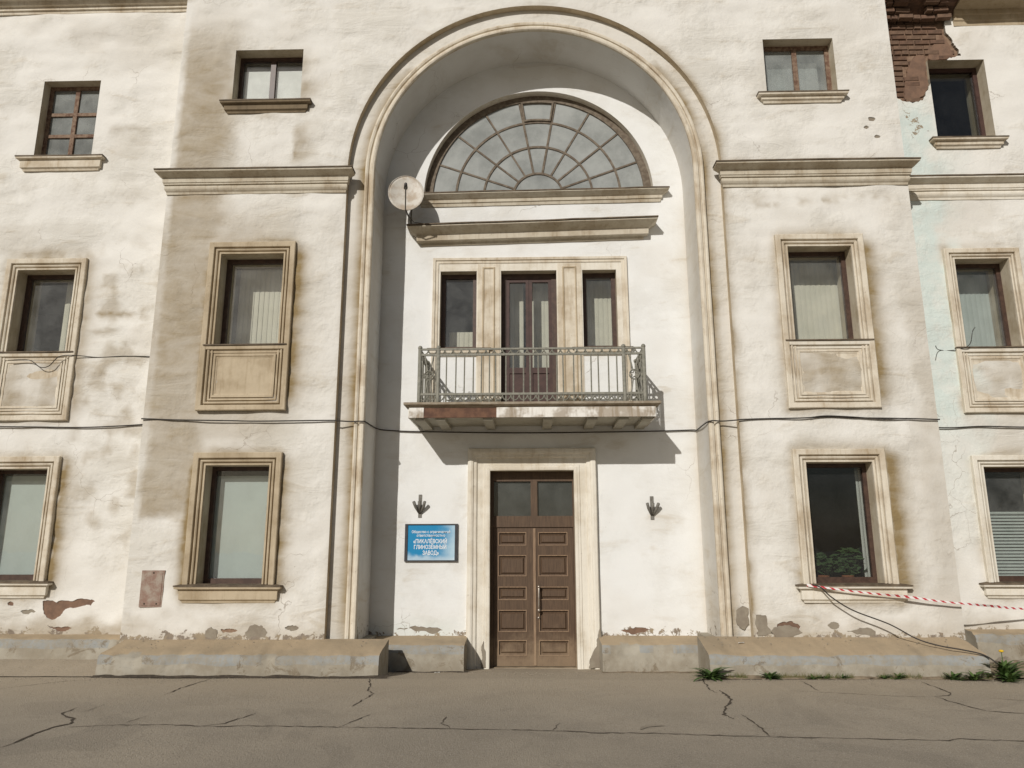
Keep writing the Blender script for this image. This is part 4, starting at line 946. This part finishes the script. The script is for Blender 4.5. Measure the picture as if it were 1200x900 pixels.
def star_panel(p, q):
    """crossed bars with a ringed star, between two uprights p and q (x, y)"""
    P_ = lambda t, z: (p[0]+(q[0]-p[0])*t, p[1]+(q[1]-p[1])*t, z)
    L = math.dist(p, q); m_ = MB(); zc = (ZM+ZL)/2-.02; R_ = .075
    for a, b in ((.2, .8), (.8, .2)):
        m_.tube([P_(a, ZM), P_(.5+(a-.5)*.28, zc+R_)], .0125, 5); m_.tube([P_(.5+(a-.5)*.28, zc-R_), P_(a, ZB)], .0125, 5)
    m_.tube([P_(.08, ZM), P_(.08, ZB)], .007, 5); m_.tube([P_(.92, ZM), P_(.92, ZB)], .007, 5)
    m_.tube([P_(.5+R_/L*math.cos(2*PI*k/16), zc+R_*math.sin(2*PI*k/16)) for k in range(16)], .012, 4, True)
    pts = [P_(.5+(R_ if k % 2 == 0 else R_*.4)/L*math.sin(2*PI*k/10), zc+(R_ if k % 2 == 0 else R_*.4)*math.cos(2*PI*k/10)) for k in range(10)]
    m_.tube(pts, .012, 4, True)
    m_.build('star_panel', 'rail', BAL)
star_panel((-1.765, PYF), (-1.525, PYF)); star_panel((1.415, PYF), (1.675, PYF))
star_panel((-1.79, PYF+.04), (-1.79, PYF+.36)); star_panel((1.70, PYF+.04), (1.70, PYF+.36))

# ------------------------------------------------------------------ ledges along the foot of the walls
def ledge(x0, x1, yb, yf, zb, zf, zg, endL=False, endR=False, label=None, seed=0, chip=.027, bev=.05):
    prof = [(yb+.02, zb+.005, (1, 0)), (yb-(yb-yf)*.33, zb-(zb-zf)*.30, (1, 0)), (yb-(yb-yf)*.66, zb-(zb-zf)*.62, (1, 0)), (yf+bev*1.3, zf+.012, (.75, .2)), (yf+bev*.4, zf-.01, (.1, 1)), (yf, zf-bev, (0, 1)), (yf-.004, zf-bev*2.0, (0, .9)), (yf-.008, zf-bev*2.6, (0, .1)), (yf-.012, (zf+zg)/2-.03, (0, 0)), (yf-.016, zg-.06, (0, 0))]
    n = len(prof); N = max(3, int((x1-x0)/.035)); v = []; bands = []
    for i in range(N+1):
        x = x0+(x1-x0)*i/N
        for k, (y, z, b) in enumerate(prof):
            e = chip if 0 < k < n-1 else 0
            w1 = n2(x*3.1, z*4+k*.3, seed)*1.2 + n2(x*11, k*.9, seed+2)*.7; w2 = n2(x*2.7+7, k*.35, seed+5) + n2(x*9+3, k*.8, seed+6)*.6
            notch = max(0, n2(x*1.9, 3.3, seed+8)-.28)*.22*(1 if 3 <= k <= 6 else .25 if k in (2, 7) else 0)
            v.append((x, y+w1*e+notch*.5, z+w2*e-notch*.6)); bands.append(b if notch < .015 else (b[0]*.6, 0))
    f = [(i*n+k, i*n+k+1, (i+1)*n+k+1, (i+1)*n+k) for i in range(N) for k in range(n-1)]
    for flag, i in ((endL, 0), (endR, N)):
        if flag:
            b = len(v); 
            for k in range(n): v.append(v[i*n+k]); bands.append((.2 if k < 4 else 0, 0))
            v.append((v[i*n][0], yb+.02, zg-.06)); bands.append((0, 0)); t = tuple(range(b, len(v))); f.append(t if i else t[::-1])
    o = link('ledge', v, f, 'ledge', B, True)
    at = o.data.attributes.new('band', 'FLOAT_COLOR', 'POINT'); at.data.foreach_set('color', np.array([(a, b, 0, 1) for a, b in bands], np.float32).ravel())
    if label: o['label'] = label
    return o
ledge(-6.0, -2.14, 0.0, -.68, .40, .265, -.02, True, True, seed=1)
ledge(2.30, 5.98, 0.0, -.68, .44, .275, -.02, True, True, seed=2)
ledge(-2.80, -1.075, RY, .33, .345, .275, -.11, False, True, seed=3)
ledge(.965, 2.80, RY, .33, .35, .28, -.11, True, False, seed=4)
ledge(-13, -5.95, WY, .16, .41, .37, .03, False, False, seed=5, chip=.02)
ledge(6.35, 13, WY, .20, .50, .44, .02, True, False, seed=6, chip=.035, label='crumbling ledge at the right wing')
# jamb feet inside the recess, between wall and ledges
for a, b in ((-3.2, -2.5), (2.5, 3.2)):
    mb = MB(); mb.box(a, b, -.02, RY, -.2, .365 if a < 0 else .40); mb.build('jamb_base', 'ledge', B)
# muddy strip along the left wing and rubble at the right
def strip(name, x0, x1, y0, y1, z0, z1, m, parent, seed):
    N = int((x1-x0)/.07); v = []
    for i in range(N+1):
        x = x0+(x1-x0)*i/N
        for k in range(5):
            t = k/4; y = y0+(y1-y0)*t + n2(x*2.2, k, seed)*.05*(k in (0, 1)); z = (z0+(z1-z0)*t)+n2(x*4, k*.8, seed+4)*.022*(1 if k else 0)
            v.append((x, y, z))
    return link(name, v, [(i*5+k, (i+1)*5+k, (i+1)*5+k+1, i*5+k+1) for i in range(N) for k in range(4)], m, parent, True)
strip('verge_and_shade', -13, -5.97, -.70, .2, .0, .11, 'asphalt', road, 3)
strip('verge_and_shade', 5.9, 13, -.62, .3, .0, .12, 'soil', road, 8)
strip('verge_and_shade', -6.0, -2.0, -.80, -.66, .002, .02, 'crack', road, 9); strip('verge_and_shade', 2.3, 6.0, -.80, -.66, .002, .03, 'soil', road, 10)  # left dark strip paints in the shadow line under the ledge
strip('verge_and_shade', -2.1, -1.0, .20, .36, -.085, -.085, 'crack', road, 11); strip('verge_and_shade', .95, 2.4, .2, .36, -.08, -.08, 'soil', road, 12)  # left recess ledge: its bottom shadow drawn as a dark strip

# ------------------------------------------------------------------ repairs, fallen plaster, hatch (parts of the walls)
for p in (oval(-5.56, .45, .11, .09), oval(-4.74, .46, .10, .10), oval(-4.08, .49, .14, .12), oval(3.55, .50, .20, .10), oval(4.25, .60, .08, .05), [(3.15, .74), (3.29, .74), (3.30, .60), (3.38, .48), (3.16, .45)], oval(4.8, .52, .35, .06)):
    blob('mortar_patch', p, -.004, .008, 'patch', wall_bay)
blob('mortar_patch', [(2.90, .80), (3.0, .86), (3.08, .83), (3.075, .60), (3.0, .52), (2.93, .56), (2.89, .64)], .100, .006, 'patch', wall_bay)
losses(LOSS_L, WY, 'under', wl); losses(LOSS_B, 0.0, 'under', wall_bay); losses(LOSS_R, RY, 'under', wall_rec, .012)
mb = MB(); mb.box(-5.84, -5.50, -.022, .0, .85, 1.375); mb.box(-5.815, -5.525, -.028, -.0221, .875, 1.35)
hatch = mb.build('hatch', 'rusty', wall_bay)
m_ = MB(); m_.sphere((-5.66, -.03, 1.34), .012); m_.sphere((-5.76, -.03, .90), .012); m_.sphere((-5.58, -.03, .90), .012); m_.build('bolt', 'crack', hatch)

# ------------------------------------------------------------------ sign
SG = empty('sign', (-1.675, RY, 1.48)); tag(SG, 'blue plaque with white Cyrillic lettering left of the brown door', 'sign')
def child(o, p): o.parent = p; o.matrix_parent_inverse = Matrix.Translation(-Vector(p.location)); return o
mb = MB(); a, b, c_, d_ = -2.10, -1.25, 1.48, 2.07
mb.box(a, a+.045, RY-.045, RY-.008, c_, d_); mb.box(b-.045, b, RY-.045, RY-.008, c_, d_); mb.box(a+.045, b-.045, RY-.044, RY-.008, c_, c_+.02); mb.box(a+.045, b-.045, RY-.044, RY-.008, d_-.018, d_)
child(mb.build('frame', 'signframe'), SG)
child(MB().box(a+.04, b-.04, RY-.032, RY-.01, c_+.01, d_-.01).build('panel', 'sign'), SG)
def text(body, x, z, size, wide, bold):
    cu = bpy.data.curves.new('lettering', 'FONT'); cu.body = body; cu.size = size; cu.align_x = 'CENTER'; cu.extrude = .001; cu.offset = bold; cu.resolution_u = 3
    t = bpy.data.objects.new('lettering', cu); COL.objects.link(t); bpy.context.view_layer.update()
    me = bpy.data.meshes.new_from_object(t.evaluated_get(bpy.context.evaluated_depsgraph_get())); bpy.data.objects.remove(t)
    xsz = [q.co.x for q in me.vertices]; k = wide/(max(xsz)-min(xsz)) if xsz else 1
    me.transform(Matrix.Rotation(PI/2, 4, 'X') @ Matrix.Diagonal((k, 1, 1, 1))); me.transform(Matrix.Translation((x, RY-.034, z)))
    me.materials.clear(); me.materials.append(MT['white_print'])
    o = bpy.data.objects.new('lettering', me); COL.objects.link(o); child(o, SG)
text('Общество с ограниченной', -1.68, 1.925, .058, .62, .0006); text('ответственностью', -1.68, 1.868, .058, .46, .0006)
text('«ПИКАЛЁВСКИЙ', -1.69, 1.765, .088, .54, .0014); text('ГЛИНОЗЁМНЫЙ', -1.69, 1.675, .088, .52, .0014); text('ЗАВОД»', -1.68, 1.585, .088, .26, .0014)

# ------------------------------------------------------------------ flag brackets
def bracket(x, z, label):
    e = empty('flag_bracket', (x, RY, z)); tag(e, label, 'bracket', 'cast flag brackets beside the entrance')
    mb = MB(); mb.box(x-.028, x+.028, RY-.014, RY-.0005, z-.18, z+.19); child(mb.build('back_plate', 'galv'), e)
    for dx in (-.085, 0, .085):
        q = MB(); q.tube([(x+dx*.15, RY-.02, z-.10), (x+dx*.75, RY-.07, z-.01), (x+dx*1.05, RY-.12, z+.07)], [.022, .024, .026], 8); child(q.build('flag_socket', 'galv', None, True), e)
bracket(-1.87, 2.35, 'grey three-armed flag bracket above the blue plaque'); bracket(1.88, 2.31, 'grey three-armed flag bracket on bare wall right of the door')

# ------------------------------------------------------------------ satellite dish on the hood cornice
dc = Vector((-2.165, .42, 7.62)); SD = empty('satellite_dish', (-2.10, .72, 7.17)); tag(SD, 'dirty white satellite dish standing on the end of the hood cornice', 'satellite dish')
nrm = Vector((.16, -1, .24)).normalized(); ux = nrm.cross(Vector((0, 0, 1))).normalized()*-1; uz = ux.cross(nrm).normalized()*-1
if uz.z < 0: uz = -uz
v = []; f = []; NR, NA = 8, 36
for i in range(NR+1):
    r = i/NR
    for k in range(NA):
        a = 2*PI*k/NA; v.append(dc + ux*(.295*r*math.cos(a)) + uz*(.365*r*math.sin(a)) + nrm*(.075*(r*r-1)))
for i in range(NR):
    for k in range(NA): f.append((i*NA+k, (i+1)*NA+k, (i+1)*NA+(k+1) % NA, i*NA+(k+1) % NA))
o = link('reflector', v, f, 'dish', None, True); md = o.modifiers.new('thickness', 'SOLIDIFY'); md.thickness = .006; child(o, SD)
m_ = MB(); m_.tube([dc + ux*(.297*math.cos(2*PI*k/NA)) + uz*(.367*math.sin(2*PI*k/NA)) for k in range(NA)], .009, 5, True); child(m_.build('rim', 'dish', None, True), SD)
lnb = dc + nrm*.42 - uz*.20
m_ = MB(); m_.tube([dc - uz*.37, dc - uz*.36 + nrm*.12, lnb - uz*.03], .011, 6); child(m_.build('feed_arm', 'galv'), SD)
m_ = MB(); m_.tube([lnb - nrm*.05, lnb + nrm*.05], [.032, .024], 8); m_.sphere(lnb - nrm*.055, .034); child(m_.build('receiver', 'darkplastic', None, True), SD)
m_ = MB(); m_.tube([(-2.12, .74, 7.16), (-2.12, .74, 7.48), tuple(dc - nrm*.085 - uz*.1)], .018, 7); m_.tube([(-2.12, .74, 7.22), tuple(dc - uz*.36)], .011, 6); m_.box(-2.18, -2.06, .70, .80, 7.145, 7.17); child(m_.build('mount', 'galv', None), SD)
m_ = MB(); m_.tube([dc - uz*.35, (-2.10, .5, 7.2), (-2.05, .62, 7.17), (-1.9, .7, 7.18)], .006, 5); child(m_.build('lead', 'cable'), SD)

# ------------------------------------------------------------------ cables
def spline(pts, k=6):
    P = [Vector(p) for p in pts]; out = []
    for i in range(len(P)-1):
        a, b, c, d = P[max(0, i-1)], P[i], P[i+1], P[min(len(P)-1, i+2)]
        for t in range(k):
            t /= k; out.append(0.5*((2*b)+(c-a)*t+(2*a-5*b+4*c-d)*t*t+(3*b-a-3*c+d)*t**3))
    return out+[P[-1]]
def cable(pts, r, label, k=6, m='cable'):
    o = MB().tube(spline(pts, k), r, 6).build('cable', m, None, True); tag(o, label, 'cable', 'cables fixed along the facade'); return o
q = -.035
cable([(-6.09, q, 3.655), (-5.9, q, 3.648), (-5.6, q, 3.635), (-5.2, q, 3.625), (-4.7, q, 3.615), (-4.3, q, 3.605), (-3.6, q, 3.608), (-3.12, q, 3.61), (-3.06, q, 3.605), (-2.85, .02, 3.60), (-2.66, .005, 3.60), (-2.62, .10, 3.60), (-2.62, .5, 3.61), (-2.60, .88, 3.62), (-2.45, RY-.03, 3.60), (-1.9, RY-.03, 3.575), (-.4, RY-.03, 3.545), (1.0, RY-.03, 3.548), (2.0, RY-.03, 3.56), (2.58, RY-.03, 3.575),
       (2.64, .85, 3.56), (2.63, .4, 3.56), (2.64, .08, 3.565), (2.70, 0.0, 3.575), (2.85, .02, 3.57), (3.05, q, 3.575), (3.15, q, 3.585), (3.55, q, 3.595), (4.0, q, 3.60), (4.4, q, 3.615), (4.8, q, 3.60), (5.3, q, 3.59), (5.7, q, 3.58), (6.09, q, 3.565)], .0105, 'long black cable running across the bay and arched recess under the balcony', 5)
cable([(4.15, -.05, 3.605), (4.4, -.05, 3.63), (4.8, -.05, 3.61), (5.2, -.045, 3.58), (5.6, -.045, 3.585)], .008, 'short slack loop of black cable under the middle right bay window')
cable([(-12, WY-.04, 3.66), (-9.5, WY-.04, 3.62), (-8.7, WY-.04, 3.625), (-8.0, WY-.04, 3.615), (-7.3, WY-.04, 3.605), (-6.7, WY-.04, 3.625), (-6.1, WY-.04, 3.66)], .0105, 'black cable on the left wing below its middle window')
cable([(6.11, WY-.04, 3.53), (6.5, WY-.04, 3.515), (7.0, WY-.04, 3.535), (7.6, WY-.04, 3.52), (8.5, WY-.04, 3.52), (12, WY-.04, 3.55)], .0105, 'black cable on the right wing below its middle window')
cable([(-8.65, WY-.10, 4.72), (-8.3, WY-.10, 4.72), (-8.1, WY-.10, 4.60), (-7.95, WY-.10, 4.62), (-7.8, WY-.11, 4.77), (-7.57, WY-.08, 4.80), (-7.2, WY-.03, 4.775), (-6.8, WY-.03, 4.79), (-6.4, WY-.03, 4.785), (-6.1, WY-.03, 4.78)], .007, 'thin wire at the sill of the middle left wing window')
cable([(3.93, -.16, 1.17), (4.05, -.17, 1.13), (4.18, -.18, 1.0), (4.46, -.2, .82), (4.92, -.25, .64), (5.22, -.36, .46), (5.45, -.5, .385), (5.70, -.60, .345), (5.92, -.70, .29), (6.06, -.78, .16), (6.10, -.80, .03)], .010, 'black cable hanging from the lower right bay sill onto the ledge', 6)
cable([(6.30, .2, 4.775), (6.5, WY-.03, 4.78), (6.75, WY-.03, 4.775), (6.92, .36, 4.83), (7.0, .36, 5.05), (7.05, .36, 5.12)], .006, 'thin wire end at the middle right wing window')

# ------------------------------------------------------------------ barrier tape
pts = spline([(3.86, -.15, 1.165), (4.0, -.165, 1.145), (4.33, -.16, 1.10), (4.80, -.155, 1.045), (5.28, -.15, 1.0), (5.72, -.13, .94), (6.12, -.10, .90), (6.55, .03, .86), (6.95, .15, .82), (7.6, .3, .80), (8.05, .36, .93), (8.12, .37, 1.12)], 10)
v = []; f = []; run = []; L = 0
for i, p in enumerate(pts):
    if i: L += (p-pts[i-1]).length
    tw = .35*math.sin(L*4.2)+.2*math.sin(L*9); h = .019*(1-.35*abs(math.sin(L*2.3)))
    for s_ in (-1, 1): v.append((p.x, p.y+math.sin(tw)*h*s_, p.z+math.cos(tw)*h*s_)); run.append(L+.022*s_)
for i in range(len(pts)-1): f.append((2*i, 2*i+2, 2*i+3, 2*i+1))
o = link('barrier_tape', v, f, 'tape', None); tag(o, 'red and white striped barrier tape strung from the lower right window sill', 'tape')
at = o.data.attributes.new('run', 'FLOAT', 'POINT'); at.data.foreach_set('value', run)
o.modifiers.new('thickness', 'SOLIDIFY').thickness = .0015

# ------------------------------------------------------------------ weeds along the ledge
def weed(x, y, z, n, L, label, flower=False, up_=.9):
    e = empty('weed', (x, y, z)); tag(e, label, 'weed', 'weeds at the foot of the ledge')
    mb = MB()
    for i in range(n):
        a = rnd.uniform(0, 2*PI); l = L*rnd.uniform(.5, 1.1); w_ = l*rnd.uniform(.09, .15); el = rnd.uniform(.35, 1.0)*up_*1.3; dr = Vector((math.cos(a), math.sin(a)*.6, 0)); sd = Vector((-dr.y, dr.x, 0)).normalized()
        b0 = Vector((x+jit(L*.12), y+jit(L*.05), z)); vv = []; K = 6
        for k in range(K+1):
            t = k/K; c = b0+dr*(l*t*math.cos(el*(1-.4*t)))+Vector((0, 0, l*(math.sin(el)*t-.42*t*t)))
            ww = w_*math.sin(PI*min(1, .12+t*.9))*(1.0 if k % 2 else .62); vv += [c-sd*ww, c+Vector((0, 0, -.12*ww)), c+sd*ww]
        mb.add(vv, [(3*k+j, 3*k+3+j, 3*k+4+j, 3*k+1+j) for k in range(K) for j in (0, 1)])
    child(mb.build('leaves', 'leaf', None), e)
    if flower:
        for dx, h in ((-.03, .34),):
            q = MB(); q.tube([(x+dx*.3, y, z), (x+dx, y-.02, z+h)], .005, 5); child(q.build('stem', 'leaf'), e)
            q = MB(); q.sphere((x+dx, y-.02, z+h+.01), .032, 10, 5, (1, 1, .55)); child(q.build('flower', 'yellow', None, True), e)
weed(2.27, -.80, 0, 70, 0.33, 'large green weed clump at the corner of the right ledge')
weed(3.06, -.78, 0, 40, 0.19, 'small weed clump at the ledge under the right arch foot')
for i, x in enumerate((3.62, 3.78, 4.0)): weed(x, -.77, .0, 16, 0.13, ['tiny weed tuft left of a trio under the right ledge', 'tiny middle weed of a trio under the right ledge', 'tiny weed tuft right of a trio under the right ledge'][i])
weed(4.55, -.77, 0, 20, 0.14, 'low weed tuft under the lower right bay window'); weed(4.72, -.78, 0, 18, 0.17, 'spiky weed tuft beneath the hanging cable')
weed(5.42, -.80, 0, 36, 0.20, 'weed clump near the right end of the ledge'); weed(5.66, -.84, 0, 46, 0.24, 'bushy weed clump just left of the ledge end')
weed(6.10, -.80, 0.01, 70, 0.37, 'tall dandelion weed with a yellow flower at the ledge end', True, 1.2); weed(6.05, -.95, 0, 36, 0.26, 'weed spreading onto the road below the dandelion')
weed(6.42, -.25, .06, 30, 0.24, 'weed growing from rubble at the right wing')
mb = MB()
for i in range(1500):
    x = rnd.uniform(2.5, 5.95); y = -.735+jit(.03); l = rnd.uniform(.02, .10); a = rnd.uniform(-.8, .8)
    if noise.noise(Vector((x*2.2, 3, 1))) < -.12: continue
    mb.add([(x-.003, y, 0), (x+.003, y, 0), (x+a*l, y-.4*l*rnd.random(), l)], [(0, 1, 2)])
g_ = mb.build('ground_cover', 'grass', None); g_['kind'] = 'stuff'; tag(g_, 'dry grass blades along the foot of the right ledge', 'grass')
# rubble at the right end
for i, (x, y, r, lb) in enumerate(((6.55, -.05, .085, 'biggest broken concrete lump at the right wing ledge'), (6.85, .02, .06, 'small concrete lump against the crumbling right wing ledge'), (6.38, .02, .05, 'concrete lump nearest the dandelion'))):
    mb = MB(); mb.sphere((x, y, .09+r*.3), r, 9, 6, (1.3, .9, .75)); o = mb.build('rubble', 'patch', None); tag(o, lb, 'rubble', 'rubble at the right wing')
    for vv in o.data.vertices: vv.co += Vector((n2(vv.co.x*14, vv.co.z*14, i), n2(vv.co.y*14, vv.co.z*14, i+4), n2(vv.co.x*14, vv.co.y*14, i+8)))*r*.5
def scrap(x, y, z, s_, label):
    v = [(x-s_, y-.4*s_, z+.004), (x+.1*s_, y-.55*s_, z+.012), (x+s_, y-.2*s_, z+.005), (x+.8*s_, y+.4*s_, z+.014), (x-.2*s_, y+.5*s_, z+.006), (x-.9*s_, y+.3*s_, z+.010)]
    o = link('paper_scrap', v, [(0, 1, 4, 5), (1, 2, 3, 4)], 'paper', None); o.modifiers.new('t', 'SOLIDIFY').thickness = .001; tag(o, label, 'litter', 'scraps of litter')
scrap(2.85, -.25, .385, .045, 'small white scrap on top of the right ledge'); scrap(-1.45, .18, gh(-1.45, .18), .04, 'small white scrap on the ground before the left recess ledge')
blob_v = [(.95, -3.62), (1.05, -3.50), (1.22, -3.44), (1.16, -3.40), (1.04, -3.42), (.97, -3.52)]
link('worn_mark', [(x, y, gh(x, y)+.006) for x, y in blob_v], [tuple(range(6))], 'patch', road)

# ------------------------------------------------------------------ plants standing inside the lower right window
def houseplant(x, y, z, h, n, label):
    e = empty('houseplant', (x, y, z)); tag(e, label, 'houseplant', 'plants behind the lower right window')
    q = MB(); q.tube([(x, y, z), (x, y, z+.03), (x, y, z+.16)], [.06, .065, .09], 12); child(q.build('pot', 'pot', None, True), e)
    mb = MB()
    for i in range(n):
        c = Vector((x+rnd.gauss(0, .11), y+rnd.gauss(0, .07), z+.18+rnd.random()*h)); a = rnd.uniform(0, 2*PI); l = rnd.uniform(.05, .10)
        d1 = Vector((math.cos(a), math.sin(a)*.5, rnd.uniform(-.5, .5)))*l; d2 = Vector((-math.sin(a), .3, rnd.uniform(.2, .9)))*l*.4
        mb.add([c-d1, c-d2, c+d1, c+d2], [(0, 1, 2, 3)])
    child(mb.build('foliage', 'leaf_in'), e)
houseplant(4.32, .42, 1.12, .30, 90, 'leafy plant at the left of the lower right window'); houseplant(4.68, .41, 1.12, .38, 110, 'leafy potted plant at the right of the lower right window')
MB().box(4.05, 5.0, .34, .60, 1.09, 1.12).build('inner_sill', 'reveal', [c for c in B.children if c.get('label', '').startswith('lower right bay')][0])

# ------------------------------------------------------------------ grit and crumbs of plaster swept against the ledges and over the road
mb = MB()
def grit(x, y, z, r):
    a = rnd.uniform(0, PI); c, s_ = math.cos(a)*r, math.sin(a)*r; h = r*rnd.uniform(.5, 1.0)
    mb.add([(x+c, y+s_, z), (x-s_*.8, y+c*.8, z), (x-c*.9, y-s_*.9, z), (x+s_, y-c, z), (x+jit(r*.3), y+jit(r*.3), z+h)], [(0, 1, 4), (1, 2, 4), (2, 3, 4), (3, 0, 4)])
for i in range(2600):
    x = rnd.uniform(-7.5, 7.5); y = -.78-abs(rnd.gauss(0, .22))-.01
    if -2.1 < x < 2.28: y = .30-abs(rnd.gauss(0, .3))
    grit(x, y, gh(x, y)-.002, rnd.choice((.004, .006, .006, .009, .014)))
for i in range(900):
    x = rnd.uniform(-6.5, 6.5); y = rnd.uniform(-5.2, -.9); grit(x, y, gh(x, y)-.002, rnd.choice((.004, .005, .007, .010)))
for i in range(260):
    x = rnd.uniform(-5.8, 5.8)
    if abs(x) < 2.4: continue
    y = -rnd.uniform(.02, .5)**1.3; z = (.40 if x < 0 else .44)+y*.18; grit(x, y, z+.002, rnd.choice((.005, .008, .014)))
g2_ = mb.build('gravel', 'patch', None); g2_['kind'] = 'stuff'; tag(g2_, 'loose grit and plaster crumbs scattered at the foot of the wall', 'gravel')
